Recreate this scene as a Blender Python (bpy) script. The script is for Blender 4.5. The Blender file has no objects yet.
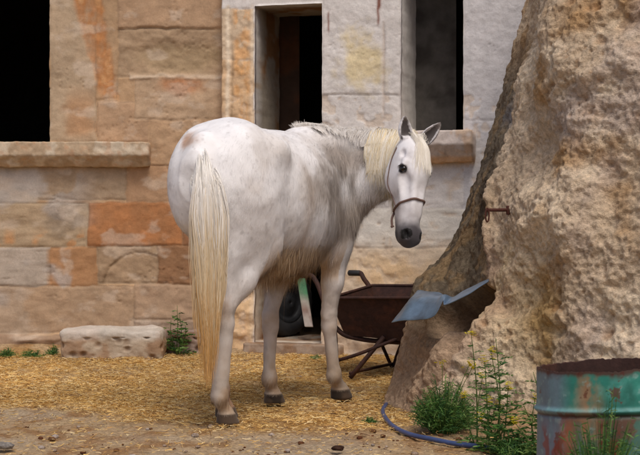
import bpy, math
import numpy as np
from mathutils import Vector, Matrix
rng = np.random.default_rng(7)
C = bpy.context.scene.collection
F, HZ, CX, CZ = 1470.0, 210.0, 320.0, 1.02     # focal length in photo pixels, horizon row, centre column, eye height

def W(px, py, Y):
    """world point seen at a photo position at distance Y (used only to take measurements off the photo)"""
    return np.array([(px-CX)/F*Y, Y, CZ-(py-HZ)/F*Y])

# ---------------------------------------------------------------- noise
def _h(i, j, k, s):
    n = (i.astype(np.int64)*374761393 + j.astype(np.int64)*668265263 + k.astype(np.int64)*2147483647 + s*1274126177) & 0xffffffff
    n = ((n ^ (n >> 13))*1274126177) & 0xffffffff
    n = ((n ^ (n >> 15))*2246822519) & 0xffffffff
    return ((n ^ (n >> 16)) & 0xffffff).astype(np.float32)/float(0xffffff)
def vnoise(p, s=0):
    p = np.asarray(p, dtype=np.float64)
    f = np.floor(p); t = (p-f); t = t*t*t*(t*(t*6-15)+10); i = f.astype(np.int64)
    x, y, z = i[..., 0], i[..., 1], i[..., 2]; tx, ty, tz = t[..., 0], t[..., 1], t[..., 2]
    def L(a, b, w): return a+(b-a)*w
    r = []
    for dz in (0, 1):
        a = L(_h(x, y, z+dz, s), _h(x+1, y, z+dz, s), tx)
        b = L(_h(x, y+1, z+dz, s), _h(x+1, y+1, z+dz, s), tx)
        r.append(L(a, b, ty))
    return L(r[0], r[1], tz)*2-1
def fbm(p, oct=4, s=0, gain=.5, lac=2.03):
    p = np.asarray(p, dtype=np.float64); a = 1.0; o = 0; tot = 0
    for k in range(oct):
        o = o+a*vnoise(p, s+k*17); tot += a; a *= gain; p = p*lac+3.7
    return o/tot
def ridged(p, oct=4, s=0):
    p = np.asarray(p, dtype=np.float64); a = 1.0; o = 0; tot = 0
    for k in range(oct):
        o = o+a*(1-2*np.abs(vnoise(p, s+k*13))); tot += a; a *= .5; p = p*2.07+1.3
    return o/tot
def worley(p, s=0):
    p = np.asarray(p, dtype=np.float64); i = np.floor(p).astype(np.int64); best = np.full(p.shape[:-1], 9.0)
    for dx in (-1, 0, 1):
        for dy in (-1, 0, 1):
            for dz in (-1, 0, 1):
                c = i+np.array([dx, dy, dz]); x, y, z = c[..., 0], c[..., 1], c[..., 2]
                q = np.stack([x+_h(x, y, z, s), y+_h(x, y, z, s+5), z+_h(x, y, z, s+9)], -1)
                best = np.minimum(best, ((p-q)**2).sum(-1))
    return np.sqrt(best)
def sstep(a, b, x):
    t = np.clip((x-a)/(b-a), 0, 1); return t*t*(3-2*t)
def mix(a, b, t):
    t = np.asarray(t)[..., None]; return np.asarray(a)*(1-t)+np.asarray(b)*t
def P3(*a): return np.stack(np.broadcast_arrays(*[np.asarray(q, dtype=np.float64) for q in a]), -1)

# ---------------------------------------------------------------- mesh helpers
def mesh_obj(name, V, Fc, mat, parent=None, col=None, smooth=True, loc=None):
    """V (n,3), Fc (m,k) array or list of arrays; one mesh object"""
    V = np.asarray(V, dtype=np.float32)
    groups = Fc if isinstance(Fc, list) else [Fc]
    groups = [np.asarray(g, dtype=np.int32) for g in groups if len(g)]
    me = bpy.data.meshes.new(name)
    loops = np.concatenate([g.ravel() for g in groups])
    tot = np.concatenate([np.full(len(g), g.shape[1], dtype=np.int32) for g in groups])
    start = np.concatenate([[0], np.cumsum(tot)[:-1]]).astype(np.int32)
    me.vertices.add(len(V)); me.vertices.foreach_set('co', V.ravel())
    me.loops.add(len(loops)); me.loops.foreach_set('vertex_index', loops)
    me.polygons.add(len(tot)); me.polygons.foreach_set('loop_start', start); me.polygons.foreach_set('loop_total', tot)
    me.polygons.foreach_set('use_smooth', np.full(len(tot), smooth, dtype=bool))
    me.update(calc_edges=True); me.validate()
    if col is not None:
        col = np.asarray(col, dtype=np.float32)
        a = me.color_attributes.new('Col', 'FLOAT_COLOR', 'POINT')
        c4 = np.ones((len(V), 4), dtype=np.float32); c4[:, :3] = np.clip(col, 0, 1)
        a.data.foreach_set('color', c4.ravel())
    if mat: me.materials.append(mat)
    o = bpy.data.objects.new(name, me); C.objects.link(o)
    if parent: o.parent = parent
    if loc is not None: o.location = loc
    return o
def tag(o, label=None, cat=None, group=None, kind=None):
    if label: o['label'] = label
    if cat: o['category'] = cat
    if group: o['group'] = group
    if kind: o['kind'] = kind
    return o
def empty(name, loc=(0, 0, 0)):
    o = bpy.data.objects.new(name, None); C.objects.link(o); o.location = loc; return o
def part(name, V, Fc, mat, parent, **k):
    """a part given in world coordinates under an unrotated Empty"""
    V = np.asarray(V, dtype=np.float64)-np.array(parent.location)
    return mesh_obj(name, V, Fc, mat, parent, **k)
class MB:
    """collects shapes into one mesh"""
    def __init__(s): s.v = []; s.q = []; s.t = []; s.c = []; s.n = 0
    def add(s, V, Q=None, T=None, col=None):
        V = np.asarray(V, dtype=np.float64)
        if Q is not None and len(Q): s.q.append(np.asarray(Q)+s.n)
        if T is not None and len(T): s.t.append(np.asarray(T)+s.n)
        s.v.append(V); s.n += len(V)
        s.c.append(np.broadcast_to(np.asarray(col if col is not None else (1, 1, 1), dtype=np.float64), (len(V), 3)))
    def data(s):
        g = []
        if s.q: g.append(np.concatenate(s.q))
        if s.t: g.append(np.concatenate(s.t))
        return np.concatenate(s.v), g, np.concatenate(s.c)
    def build(s, name, mat, parent=None, smooth=True, usecol=False):
        V, g, c = s.data()
        if parent: V = V-np.array(parent.location)
        return mesh_obj(name, V, g, mat, parent, col=c if usecol else None, smooth=smooth)
def grid_faces(nu, nv, wrap=False, off=0):
    """index = i*nv + j"""
    i = np.arange(nu if wrap else nu-1)[:, None]; j = np.arange(nv-1)[None, :]
    i2 = (i+1) % nu
    return np.stack([i*nv+j, i2*nv+j, i2*nv+j+1, i*nv+j+1], -1).reshape(-1, 4)+off
def tube(path, rad, n=10, cap=True):
    path = np.asarray(path, dtype=np.float64); m = len(path); rad = np.broadcast_to(rad, (m,))
    t = np.gradient(path, axis=0); t /= np.linalg.norm(t, axis=1)[:, None]+1e-9
    up = np.array([0, 0, 1.0]) if abs(t[0][2]) < .9 else np.array([1.0, 0, 0])
    a = np.cross(t[0], up); a /= np.linalg.norm(a); A = []
    for k in range(m):
        a = a-t[k]*a.dot(t[k]); a /= np.linalg.norm(a)+1e-9; A.append(a)
    A = np.array(A); B = np.cross(t, A); th = np.arange(n)/n*2*math.pi
    V = path[None]+(A[None]*np.cos(th)[:, None, None]+B[None]*np.sin(th)[:, None, None])*rad[None, :, None]
    V = V.reshape(-1, 3); Q = grid_faces(n, m, wrap=True); T = []
    if cap:
        for k in (0, m-1):
            ci = len(V); V = np.vstack([V, path[k]])
            ids = np.arange(n)*m+k; nx = np.roll(ids, -1)
            T.append(np.stack([np.full(n, ci), ids, nx] if k else [np.full(n, ci), nx, ids], -1))
    return V, Q, (np.concatenate(T) if T else None)
def smooth_path(pts, n=40):
    pts = np.asarray(pts, dtype=np.float64); m = len(pts); P = np.vstack([2*pts[0]-pts[1], pts, 2*pts[-1]-pts[-2]])
    u = np.linspace(0, m-1-1e-6, n); k = u.astype(int); t = (u-k)[:, None]
    p0, p1, p2, p3 = P[k], P[k+1], P[k+2], P[k+3]
    return .5*((2*p1)+(-p0+p2)*t+(2*p0-5*p1+4*p2-p3)*t**2+(-p0+3*p1-3*p2+p3)*t**3)
def box(c, ax, ay, az, s, bev=0):
    """box centred at c with axes and full sizes s"""
    c = np.asarray(c, dtype=np.float64); A = np.array([ax, ay, az], dtype=np.float64)
    A /= np.linalg.norm(A, axis=1)[:, None]; h = np.array(s)/2
    if bev <= 0:
        V = []; 
        for x in (-1, 1):
            for y in (-1, 1):
                for z in (-1, 1): V.append(c+A[0]*x*h[0]+A[1]*y*h[1]+A[2]*z*h[2])
        Q = [[0, 1, 3, 2], [4, 6, 7, 5], [0, 4, 5, 1], [2, 3, 7, 6], [0, 2, 6, 4], [1, 5, 7, 3]]
        return np.array(V), np.array(Q)
    # rounded box: subdivided cube pushed onto a rounded box
    n = 7; vs = []; qs = []; off = 0; g = np.linspace(-1, 1, n)
    for ax_ in range(3):
        for sg in (-1, 1):
            a, b = np.meshgrid(g, g, indexing='ij'); q = np.zeros((n, n, 3)); q[..., ax_] = sg
            q[..., (ax_+1) % 3] = a*sg; q[..., (ax_+2) % 3] = b; vs.append(q.reshape(-1, 3)); qs.append(grid_faces(n, n, off=off)); off += n*n
    q = np.concatenate(vs); w = h-bev
    e = q*h; inner = np.clip(e, -w, w); d = e-inner; L = np.linalg.norm(d, axis=1)[:, None]
    e = np.where(L > 1e-9, inner+d/np.maximum(L, 1e-9)*bev, e)
    return c+e@A, np.concatenate(qs)
def ribbons(paths, widths, cols, side=None, seed=0):
    """paths (N,K,3) widths (N,K) cols (N,K,3) or (N,3): thin blades"""
    N, K, _ = paths.shape; t = np.gradient(paths, axis=1)
    if side is None:
        r = np.random.default_rng(seed).normal(size=(N, 1, 3)); side = np.cross(t, r)
    else: side = np.cross(t, side)
    side /= np.linalg.norm(side, axis=-1, keepdims=True)+1e-9
    w = widths[..., None]*.5
    V = np.stack([paths-side*w, paths+side*w], 2).reshape(-1, 3)      # idx ((n*K+k)*2+s)
    n = np.arange(N)[:, None]*K*2; k = np.arange(K-1)[None]*2; b = n+k
    Q = np.stack([b, b+1, b+3, b+2], -1).reshape(-1, 4)
    if cols.ndim == 2: cols = np.repeat(cols[:, None], K, 1)
    Cc = np.repeat(cols[:, :, None], 2, 2).reshape(-1, 3)
    return V, Q, Cc

# ---------------------------------------------------------------- materials
def mat(name, base=(.5, .5, .5), rough=.9, attr=False, metal=0, var=.0, vscale=20, bump=0, bscale=60, bdist=.01, spec=.3,
        second=None, sscale=5, scut=(.45, .6), sheen=0, trans=0, fine=0, fscale=80, aniso=None, detail=8):
    m = bpy.data.materials.new(name); m.use_nodes = True; nt = m.node_tree; N = nt.nodes; L = nt.links
    b = N['Principled BSDF']; b.inputs['Roughness'].default_value = rough; b.inputs['Metallic'].default_value = metal
    b.inputs['Specular IOR Level'].default_value = spec
    tc = N.new('ShaderNodeTexCoord')
    if attr:
        a = N.new('ShaderNodeAttribute'); a.attribute_name = 'Col'; cur = a.outputs['Color']
    else:
        a = N.new('ShaderNodeRGB'); a.outputs[0].default_value = (*base, 1); cur = a.outputs[0]
    if second is not None:
        n = N.new('ShaderNodeTexNoise'); n.inputs['Scale'].default_value = sscale; n.inputs['Detail'].default_value = 8; n.inputs['Roughness'].default_value = .65
        L.new(tc.outputs['Object'], n.inputs['Vector'])
        r = N.new('ShaderNodeMapRange'); r.inputs['From Min'].default_value = scut[0]; r.inputs['From Max'].default_value = scut[1]; L.new(n.outputs['Fac'], r.inputs['Value'])
        mx = N.new('ShaderNodeMix'); mx.data_type = 'RGBA'; L.new(r.outputs[0], mx.inputs['Factor']); L.new(cur, mx.inputs['A']); mx.inputs['B'].default_value = (*second, 1); cur = mx.outputs['Result']
    if fine > 0:
        n = N.new('ShaderNodeTexNoise'); n.inputs['Scale'].default_value = fscale; n.inputs['Detail'].default_value = 6; n.inputs['Roughness'].default_value = .75
        L.new(tc.outputs['Object'], n.inputs['Vector'])
        r = N.new('ShaderNodeMapRange'); r.inputs['From Min'].default_value = .32; r.inputs['From Max'].default_value = .62; r.inputs['To Min'].default_value = 1-fine; r.inputs['To Max'].default_value = 1+fine*.35
        L.new(n.outputs['Fac'], r.inputs['Value'])
        mx = N.new('ShaderNodeMix'); mx.data_type = 'RGBA'; mx.blend_type = 'MULTIPLY'; mx.inputs['Factor'].default_value = 1
        L.new(cur, mx.inputs['A']); L.new(r.outputs[0], mx.inputs['B']); cur = mx.outputs['Result']
    if var > 0:
        n = N.new('ShaderNodeTexNoise'); n.inputs['Scale'].default_value = vscale; n.inputs['Detail'].default_value = 8; n.inputs['Roughness'].default_value = .7
        L.new(tc.outputs['Object'], n.inputs['Vector'])
        r = N.new('ShaderNodeMapRange'); r.inputs['From Min'].default_value = .3; r.inputs['From Max'].default_value = .7; r.inputs['To Min'].default_value = 1-var; r.inputs['To Max'].default_value = 1+var
        L.new(n.outputs['Fac'], r.inputs['Value'])
        mx = N.new('ShaderNodeMix'); mx.data_type = 'RGBA'; mx.blend_type = 'MULTIPLY'; mx.inputs['Factor'].default_value = 1
        L.new(cur, mx.inputs['A']); L.new(r.outputs[0], mx.inputs['B']); cur = mx.outputs['Result']
    L.new(cur, b.inputs['Base Color'])
    if bump > 0:
        n = N.new('ShaderNodeTexNoise'); n.inputs['Scale'].default_value = bscale; n.inputs['Detail'].default_value = detail; n.inputs['Roughness'].default_value = .65
        L.new(tc.outputs['Object'], n.inputs['Vector'])
        bp = N.new('ShaderNodeBump'); bp.inputs['Strength'].default_value = bump; bp.inputs['Distance'].default_value = bdist
        L.new(n.outputs['Fac'], bp.inputs['Height']); L.new(bp.outputs[0], b.inputs['Normal'])
    if sheen: b.inputs['Sheen Weight'].default_value = sheen
    if trans:
        tr = N.new('ShaderNodeBsdfTranslucent'); L.new(cur, tr.inputs['Color']); ms = N.new('ShaderNodeMixShader'); ms.inputs[0].default_value = trans
        L.new(b.outputs[0], ms.inputs[1]); L.new(tr.outputs[0], ms.inputs[2]); L.new(ms.outputs[0], N['Material Output'].inputs['Surface'])
    return m

def sr(r, g, b, k=1.12):
    c = np.array([r, g, b])/255.0
    return np.where(c <= .04045, c/12.92, ((c+.055)/1.055)**2.4)*k

M = {}
M['stone'] = mat('weathered_stone', attr=True, fine=.13, fscale=110, rough=.95, var=.12, vscale=14, bump=.35, bscale=46, bdist=.010, spec=.15)
M['rock'] = mat('tuff_rock', attr=True, fine=.38, fscale=55, rough=.97, var=.2, vscale=22, bump=.8, bscale=55, bdist=.02, spec=.1)
M['dirt'] = mat('trodden_dirt', attr=True, fine=.35, fscale=60, rough=.97, var=.25, vscale=30, bump=.7, bscale=60, bdist=.015, spec=.1)
M['dark'] = mat('shade_black_plaster', base=(.02, .018, .017), rough=.95, var=.3, vscale=5, bump=.3, bscale=30)  # near-black base colour stands in for the shade inside the rooms
M['straw'] = mat('straw', attr=True, rough=.6, spec=.25)
M['plant'] = mat('leaf_green', attr=True, rough=.6, spec=.25, trans=.25)
M['fur'] = mat('horse_coat', attr=True, rough=.6, spec=.2, bump=.25, bscale=160, bdist=.004, sheen=.15)
M['hair'] = mat('horse_hair', attr=True, rough=.48, spec=.3)
M['eye'] = mat('eye_gloss', base=(.008, .006, .005), rough=.08, spec=.6)
M['rust'] = mat('rusty_steel', base=(.048, .022, .017), rough=.75, second=(.095, .036, .022), sscale=9, scut=(.5, .7), var=.35, vscale=30, bump=.4, bscale=90, bdist=.004)
M['rubber'] = mat('black_rubber', base=(.028, .028, .03), rough=.6, var=.2, vscale=30, bump=.15)
M['rim'] = mat('grey_wheel_rim', base=(.03, .032, .036), rough=.5, metal=.3, var=.3, vscale=25)
M['zinc'] = mat('galvanised_sheet', base=(.22, .33, .48), rough=.33, metal=.6, second=(.16, .21, .28), sscale=6, var=.18, vscale=18, bump=.15, bscale=20, bdist=.006)
M['hose'] = mat('blue_hose', base=(.05, .08, .20), rough=.35, spec=.5, var=.25, vscale=18)
M['rope'] = mat('brown_halter_rope', base=(.18, .11, .09), rough=.85, bump=.6, bscale=400, bdist=.003)
M['peg'] = mat('rusted_iron', base=(.075, .024, .016), rough=.8, var=.3, vscale=80, bump=.4, bscale=200, bdist=.002)
M['drum'] = mat('drum_paint', attr=True, rough=.5, var=.16, vscale=24, bump=.2, bscale=45, bdist=.006, spec=.4)
M['plank'] = mat('painted_plank', attr=True, rough=.8, var=.2, vscale=20, bump=.4, bscale=60)
M['inner'] = mat('brown_inner_plaster', attr=True, rough=.95, var=.25, vscale=7, bump=.5, bscale=30)

def lines(segs):
    """segs: list of (a, b, step)"""
    out = []
    for a, b, st in segs:
        n = max(1, int(round((b-a)/st))); out.append(np.linspace(a, b, n+1)[:-1])
    out.append([segs[-1][1]]); return np.concatenate(out)

def build_wall(name, O, D, U, V, openings, fn, thick=.5, warp=.005, seed=0, revealcol=None):
    """fn(u,v) -> outward relief, colour; openings (u0,u1,v0,v1) must lie on grid lines"""
    O = np.array(O, dtype=float); D = np.array([D[0], D[1], 0.]); D /= np.linalg.norm(D); Nn = np.array([D[1], -D[0], 0.])
    if Nn[1] > 0: Nn = -Nn
    nu, nv = len(U), len(V); uu, vv = np.meshgrid(U, V, indexing='ij')
    rel, col = fn(uu, vv)
    near = np.ones_like(uu)
    wu = warp*fbm(P3(uu*14, vv*14, 1.5), 3, seed+3)*near; wv = warp*fbm(P3(uu*14, vv*14, 7.5), 3, seed+4)*near
    pos = O+D*(uu+wu)[..., None]+np.array([0, 0, 1.])*(vv+wv)[..., None]+Nn*rel[..., None]
    Vt = [pos.reshape(-1, 3)]; Ct = [col.reshape(-1, 3)]; Q = grid_faces(nu, nv)
    keep = np.ones((nu-1, nv-1), bool); rings = []
    for (a, b, c, d) in openings:
        i0, i1 = [int(np.argmin(abs(U-x))) for x in (a, b)]; j0, j1 = [int(np.argmin(abs(V-x))) for x in (c, d)]
        keep[i0:i1, j0:j1] = False
        r = [(i, j0) for i in range(i0, i1)]+[(i1, j) for j in range(j0, j1)]+[(i, j1) for i in range(i1, i0, -1)]+[(i0, j) for j in range(j1, j0, -1)]
        rings.append(r)
    rings.append([(i, 0) for i in range(0, nu-1)]+[(nu-1, j) for j in range(0, nv-1)]+[(i, nv-1) for i in range(nu-1, 0, -1)]+[(0, j) for j in range(nv-1, 0, -1)])
    Qs = [Q[keep.ravel()]]; off = nu*nv
    for ri, r in enumerate(rings):
        ids = np.array([i*nv+j for i, j in r]); m = len(ids); S = 14
        base = Vt[0][ids]; bc = Ct[0][ids]; n0 = rel.reshape(-1)[ids]; vs = []; cs = []
        for s in range(1, S+1):
            f = s/S; p = base-Nn*(f*thick+n0[:, None]*f)
            p = p+.006*P3(fbm(p*9, 3, 31), 0*f, fbm(p*9+5, 3, 32))
            rc = bc if revealcol is None else mix(bc, revealcol(p), min(1, f*3))
            vs.append(p); cs.append(rc)
        vs = np.stack(vs, 1).reshape(-1, 3); cs = np.stack(cs, 1).reshape(-1, 3)
        idx = np.concatenate([ids[:, None], off+np.arange(m*S).reshape(m, S)], 1)
        nx = np.roll(idx, -1, axis=0)
        Qs.append(np.stack([idx[:, :-1], idx[:, 1:], nx[:, 1:], nx[:, :-1]], -1).reshape(-1, 4))
        Vt.append(vs); Ct.append(cs); off += m*S
    o = mesh_obj(name, np.concatenate(Vt), np.concatenate(Qs), M['stone'], col=np.concatenate(Ct))
    bp = o.data.polygons
    return o

# ---------------------------------------------------------------- left wall
YL = 10.6; SL = F/YL
def blockpaint(px, py, blocks, joint=1.6, gd=.012):
    rel = np.zeros_like(px); col = np.zeros(px.shape+(3,)); col[:] = blocks[0][4]
    jm = np.zeros_like(px)
    for x0, y0, x1, y1, c, h, ro in blocks:
        d = np.minimum(np.minimum(px-x0, x1-px), np.minimum(py-y0, y1-py))
        m = sstep(-.4, .4, d)
        jr = np.exp(-(np.maximum(d, 0)/joint)**2)
        col = mix(col, c, m)
        r = h*.7+ro*.011*fbm(P3(px/14, py/9, x0), 4, int(x0+y0) % 50)-gd*jr
        rel = rel*(1-m)+r*m; jm = jm*(1-m)+jr*m
    return rel, col, jm
TAN = sr(160, 132, 108); PALE = sr(170, 152, 138); ORG = sr(160, 98, 56); DORG = sr(112, 66, 40); GREY = sr(140, 136, 138); PINK = sr(158, 128, 110)
def left_fn(u, v):
    px = CX+u*SL; py = HZ+(CZ-v)*SL
    wx = px+2.2*fbm(P3(px/16, py/16, 0), 3, 5); wy = py+1.8*fbm(P3(px/16, py/16, 4), 3, 6)
    BL = [(-900, -900, 900, 900, TAN, 0, .5),
      (-300, -60, 52, 28, PALE, 0, .4),
      (50, -60, 96, 142, sr(158, 140, 124), .004, .4), (96, -60, 118, 100, TAN, .004, .5), (97, 101, 149, 142, sr(156, 128, 108), .010, .3),
      (118, -60, 232, 28, sr(160, 132, 112), .012, .4), (118, 28, 232, 77, sr(146, 124, 106), -.012, 1.4), (135, 77, 232, 120, sr(163, 140, 122), .004, .7),
      (150, 120, 240, 200, sr(160, 132, 110), .006, .4),
      (-300, 165, -35, 204, TAN, 0, .6), (-35, 165, 38, 204, sr(150, 140, 134), 0, .8), (38, 165, 126, 200, sr(142, 124, 110), .004, .9), (126, 165, 178, 203, sr(150, 118, 96), 0, .6),
      (-300, 204, -70, 248, PALE, 0, .8), (-70, 203, 88, 247, sr(152, 134, 116), .002, .9), (88, 202, 182, 246, sr(146, 92, 54), .012, .5), (182, 200, 250, 247, DORG, .004, .5),
      (-300, 247, -90, 288, TAN, 0, .8), (-90, 247, 50, 286, sr(154, 146, 144), .004, .7), (50, 247, 97, 286, sr(150, 108, 76), 0, .6), (97, 246, 157, 284, sr(140, 118, 100), -.002, 1.), (157, 246, 250, 284, sr(118, 80, 56), .002, .8),
      (-300, 288, -20, 335, PINK, 0, .8), (-20, 286, 26, 334, sr(150, 132, 120), .002, 1.), (26, 286, 134, 332, sr(152, 128, 110), .006, .7), (134, 284, 250, 320, sr(150, 126, 110), .004, .8),
      (134, 320, 250, 362, sr(138, 118, 108), .02, 1.2), (-400, 334, 134, 362, sr(128, 104, 90), .03, 1.8)]
    rel, col, jm = blockpaint(wx, wy, BL, 1.0, .009); rel = rel*.75
    n1 = fbm(P3(px/30, py/30, 2), 4, 11); n2 = fbm(P3(px/9, py/9, 3), 4, 12); n3 = fbm(P3(px/60, py/22, 9), 3, 14)
    # orange iron stain running down diagonally beside the window pier
    cx = 88+wy*.22; w = 19-wy*.06
    st = sstep(0, 6, w*.9-np.abs(px-cx-3*n2))*sstep(104, 92, wy)
    col = mix(col, sr(158, 96, 44), st*np.clip(.72+.5*n2+.35*fbm(P3(px/3, py/12, 5), 4, 19), .1, 1)); rel = rel-.006*st
    col = mix(col, sr(186, 150, 112), sstep(.15, .5, n2)*st*.5)
    # stain right of it and on the eroded block
    s2 = sstep(20, 4, np.hypot((px-182)/1.5, (py-86)*1.3)+6*n2); col = mix(col, sr(168, 98, 50), s2*.8)
    s3 = sstep(22, 6, np.abs(px-80)+8*n2)*sstep(80, 110, py)*sstep(142, 130, py); col = mix(col, sr(160, 108, 66), s3*.55)
    # hollow in the rounded recessed block
    rec = sstep(1.05, .5, np.hypot((wx-180)/54, (wy-58+6*n1)/20)+.12*n2); rel = rel-.014*rec; col = mix(col, sr(140, 122, 98), rec*.6)
    lip = np.exp(-((wy-77-2*n2)/2.2)**2)*(wx > 128); col = mix(col, sr(188, 172, 160), lip*.8); rel = rel+.012*lip
    # limewash and grey lichen remains
    g = sstep(.05, .35, n1+.4*n3)*sstep(160, 175, py)*sstep(330, 290, py)*sstep(105, 60, px); col = mix(col, sr(154, 152, 158), g*.75)
    dk = sstep(18, 3, np.hypot((px-58)/1.7, py-220)+8*n2); col = mix(col, sr(100, 92, 90), dk*.6)
    col = mix(col, sr(176, 122, 74), sstep(.1, .4, n2)*sstep(225, 240, py)*sstep(252, 244, py)*(px < 90)*.7)
    col = mix(col, sr(160, 100, 56), sstep(-.1, .3, n2)*(px > 90)*(px < 182)*(py > 204)*(py < 246)*.35)
    # arc shaped spall in the grey block
    a = np.hypot(px-140, py-290); arc = np.exp(-((a-38-2*n2)/2)**2)*(px < 150)*(py < 284)*(py > 248); rel = rel-.006*arc; col = mix(col, sr(106, 86, 66), arc*.35)
    sp = (px > 97)*(px < 157)*(a < 38)*(py < 284); rel = rel-.008*sp
    col = col*(1+.14*n1+.16*n2)[..., None]
    wh = sstep(.22, .5, fbm(P3(px/22, py/14, 21), 4, 23)); col = mix(col, sr(182, 170, 164), wh*.45)
    col = mix(col, sr(74, 58, 48), jm*.42*np.clip(.6+n1*1.2, 0, 1))
    pit = sstep(.3, .12, worley(P3(px/5, py/5, 0), 3))*sstep(.1, .4, fbm(P3(px/25, py/25, 6), 3, 8)); rel = rel-.008*pit
    rel = rel+.006*fbm(P3(px/10, py/8, 1), 5, 31)+.008*fbm(P3(px/45, py/40, 1), 2, 33)
    col = mix(col, sr(182, 166, 140), .18+0*px)*np.array([1.25, 1.20, 1.08])
    low = sstep(332, 340, wy); rel = rel+low*(.03*fbm(P3(px/24, py/14, 1), 4, 41)+.02)
    return rel, col
wx0, wx1, wz0, wz1 = -2.95, (50-CX)/SL, CZ+(HZ-143)/SL, 2.75
def uL(px): return (px-CX)/SL
def vL(py): return CZ+(HZ-py)/SL
U = lines([(-4.6, wx0, .06), (wx0, wx1, .035), (wx1, -.60, .008)]); V = lines([(-.15, .0, .03), (0, wz0, .0085), (wz0, wz1, .0095), (wz1, 3.6, .06)])
lw = build_wall('stone_wall', (0, YL, 0), (1, 0), U, V, [(wx0, wx1, wz0, wz1)], left_fn, thick=.55, seed=1)
tag(lw, 'tan stone block wall with an orange stain beside its dark open window', 'wall')
# sill: long slab with a chamfered underside, chipped edges
def slab(name, O, D, L, prof, fnc, label, cat, nL=160, endchip=.012, seed=0):
    """prof: list of (out, z) going round the section; swept along D for L"""
    O = np.array(O, dtype=float); D = np.array([D[0], D[1], 0.]); D /= np.linalg.norm(D); Nn = np.array([D[1], -D[0], 0.])
    if Nn[1] > 0: Nn = -Nn
    pr = []
    m = len(prof)
    for k in range(m):
        a, b = np.array(prof[k]), np.array(prof[(k+1) % m]); n = max(2, int(np.linalg.norm(b-a)/.012))
        for t in range(n): pr.append(a+(b-a)*t/n)
    pr = np.array(pr); cen = pr.mean(0); u = np.linspace(0, L, nL)
    rings = np.arange(nL)
    sc = np.ones(nL); sc[0] = .0; sc[-1] = 0.; sc[1] = .6; sc[-2] = .6; sc[2] = .97; sc[-3] = .97
    u = u.copy(); u[0] = u[1] = 0; u[-1] = u[-2] = L; u[2] = .006; u[-3] = L-.006; u[1] = .001; u[-2] = L-.001
    p2 = cen+(pr[:, None]-cen)*sc[None, :, None]
    pos = O+D*u[None, :, None]+Nn*p2[..., :1]+np.array([0, 0, 1.])*p2[..., 1:]
    n = fbm(pos*9, 4, seed)*.012+fbm(pos*30, 4, seed+1)*.006
    edge = np.maximum(0, ridged(pos*7, 3, seed+2)-.45)*.03
    d = pos-(O+D*u[None, :, None]+Nn*cen[0]+np.array([0, 0, 1.])*cen[1]); dn = d/(np.linalg.norm(d, axis=-1, keepdims=True)+1e-6)
    pos = pos+dn*(n-edge*.6)[..., None]
    col = fnc(pos)
    Q = grid_faces(len(pr), nL, wrap=True)
    o = mesh_obj(name, pos.reshape(-1, 3), Q, M['stone'], col=col.reshape(-1, 3))
    if label: tag(o, label, cat)
    return o
def sillcol(p):
    n = fbm(p*11, 4, 51); m = fbm(p*26, 4, 52)
    c = mix(np.broadcast_to(sr(166, 146, 122), p.shape), sr(186, 172, 152), sstep(-.05, .3, n))
    c = mix(c, sr(160, 112, 78), sstep(.1, .4, m)*.35); return c*(1.2+.2*m)[..., None]
slab('window_sill', (-3.2, YL, 0), (1, 0), 3.2+uL(151), [(-.3, vL(143.5)), (.13, vL(142.5)), (.13, vL(156)), (.05, vL(167)), (-.3, vL(167))], sillcol,
     'long chipped stone sill under the large dark window', 'window sill', nL=260, seed=4)

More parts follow.
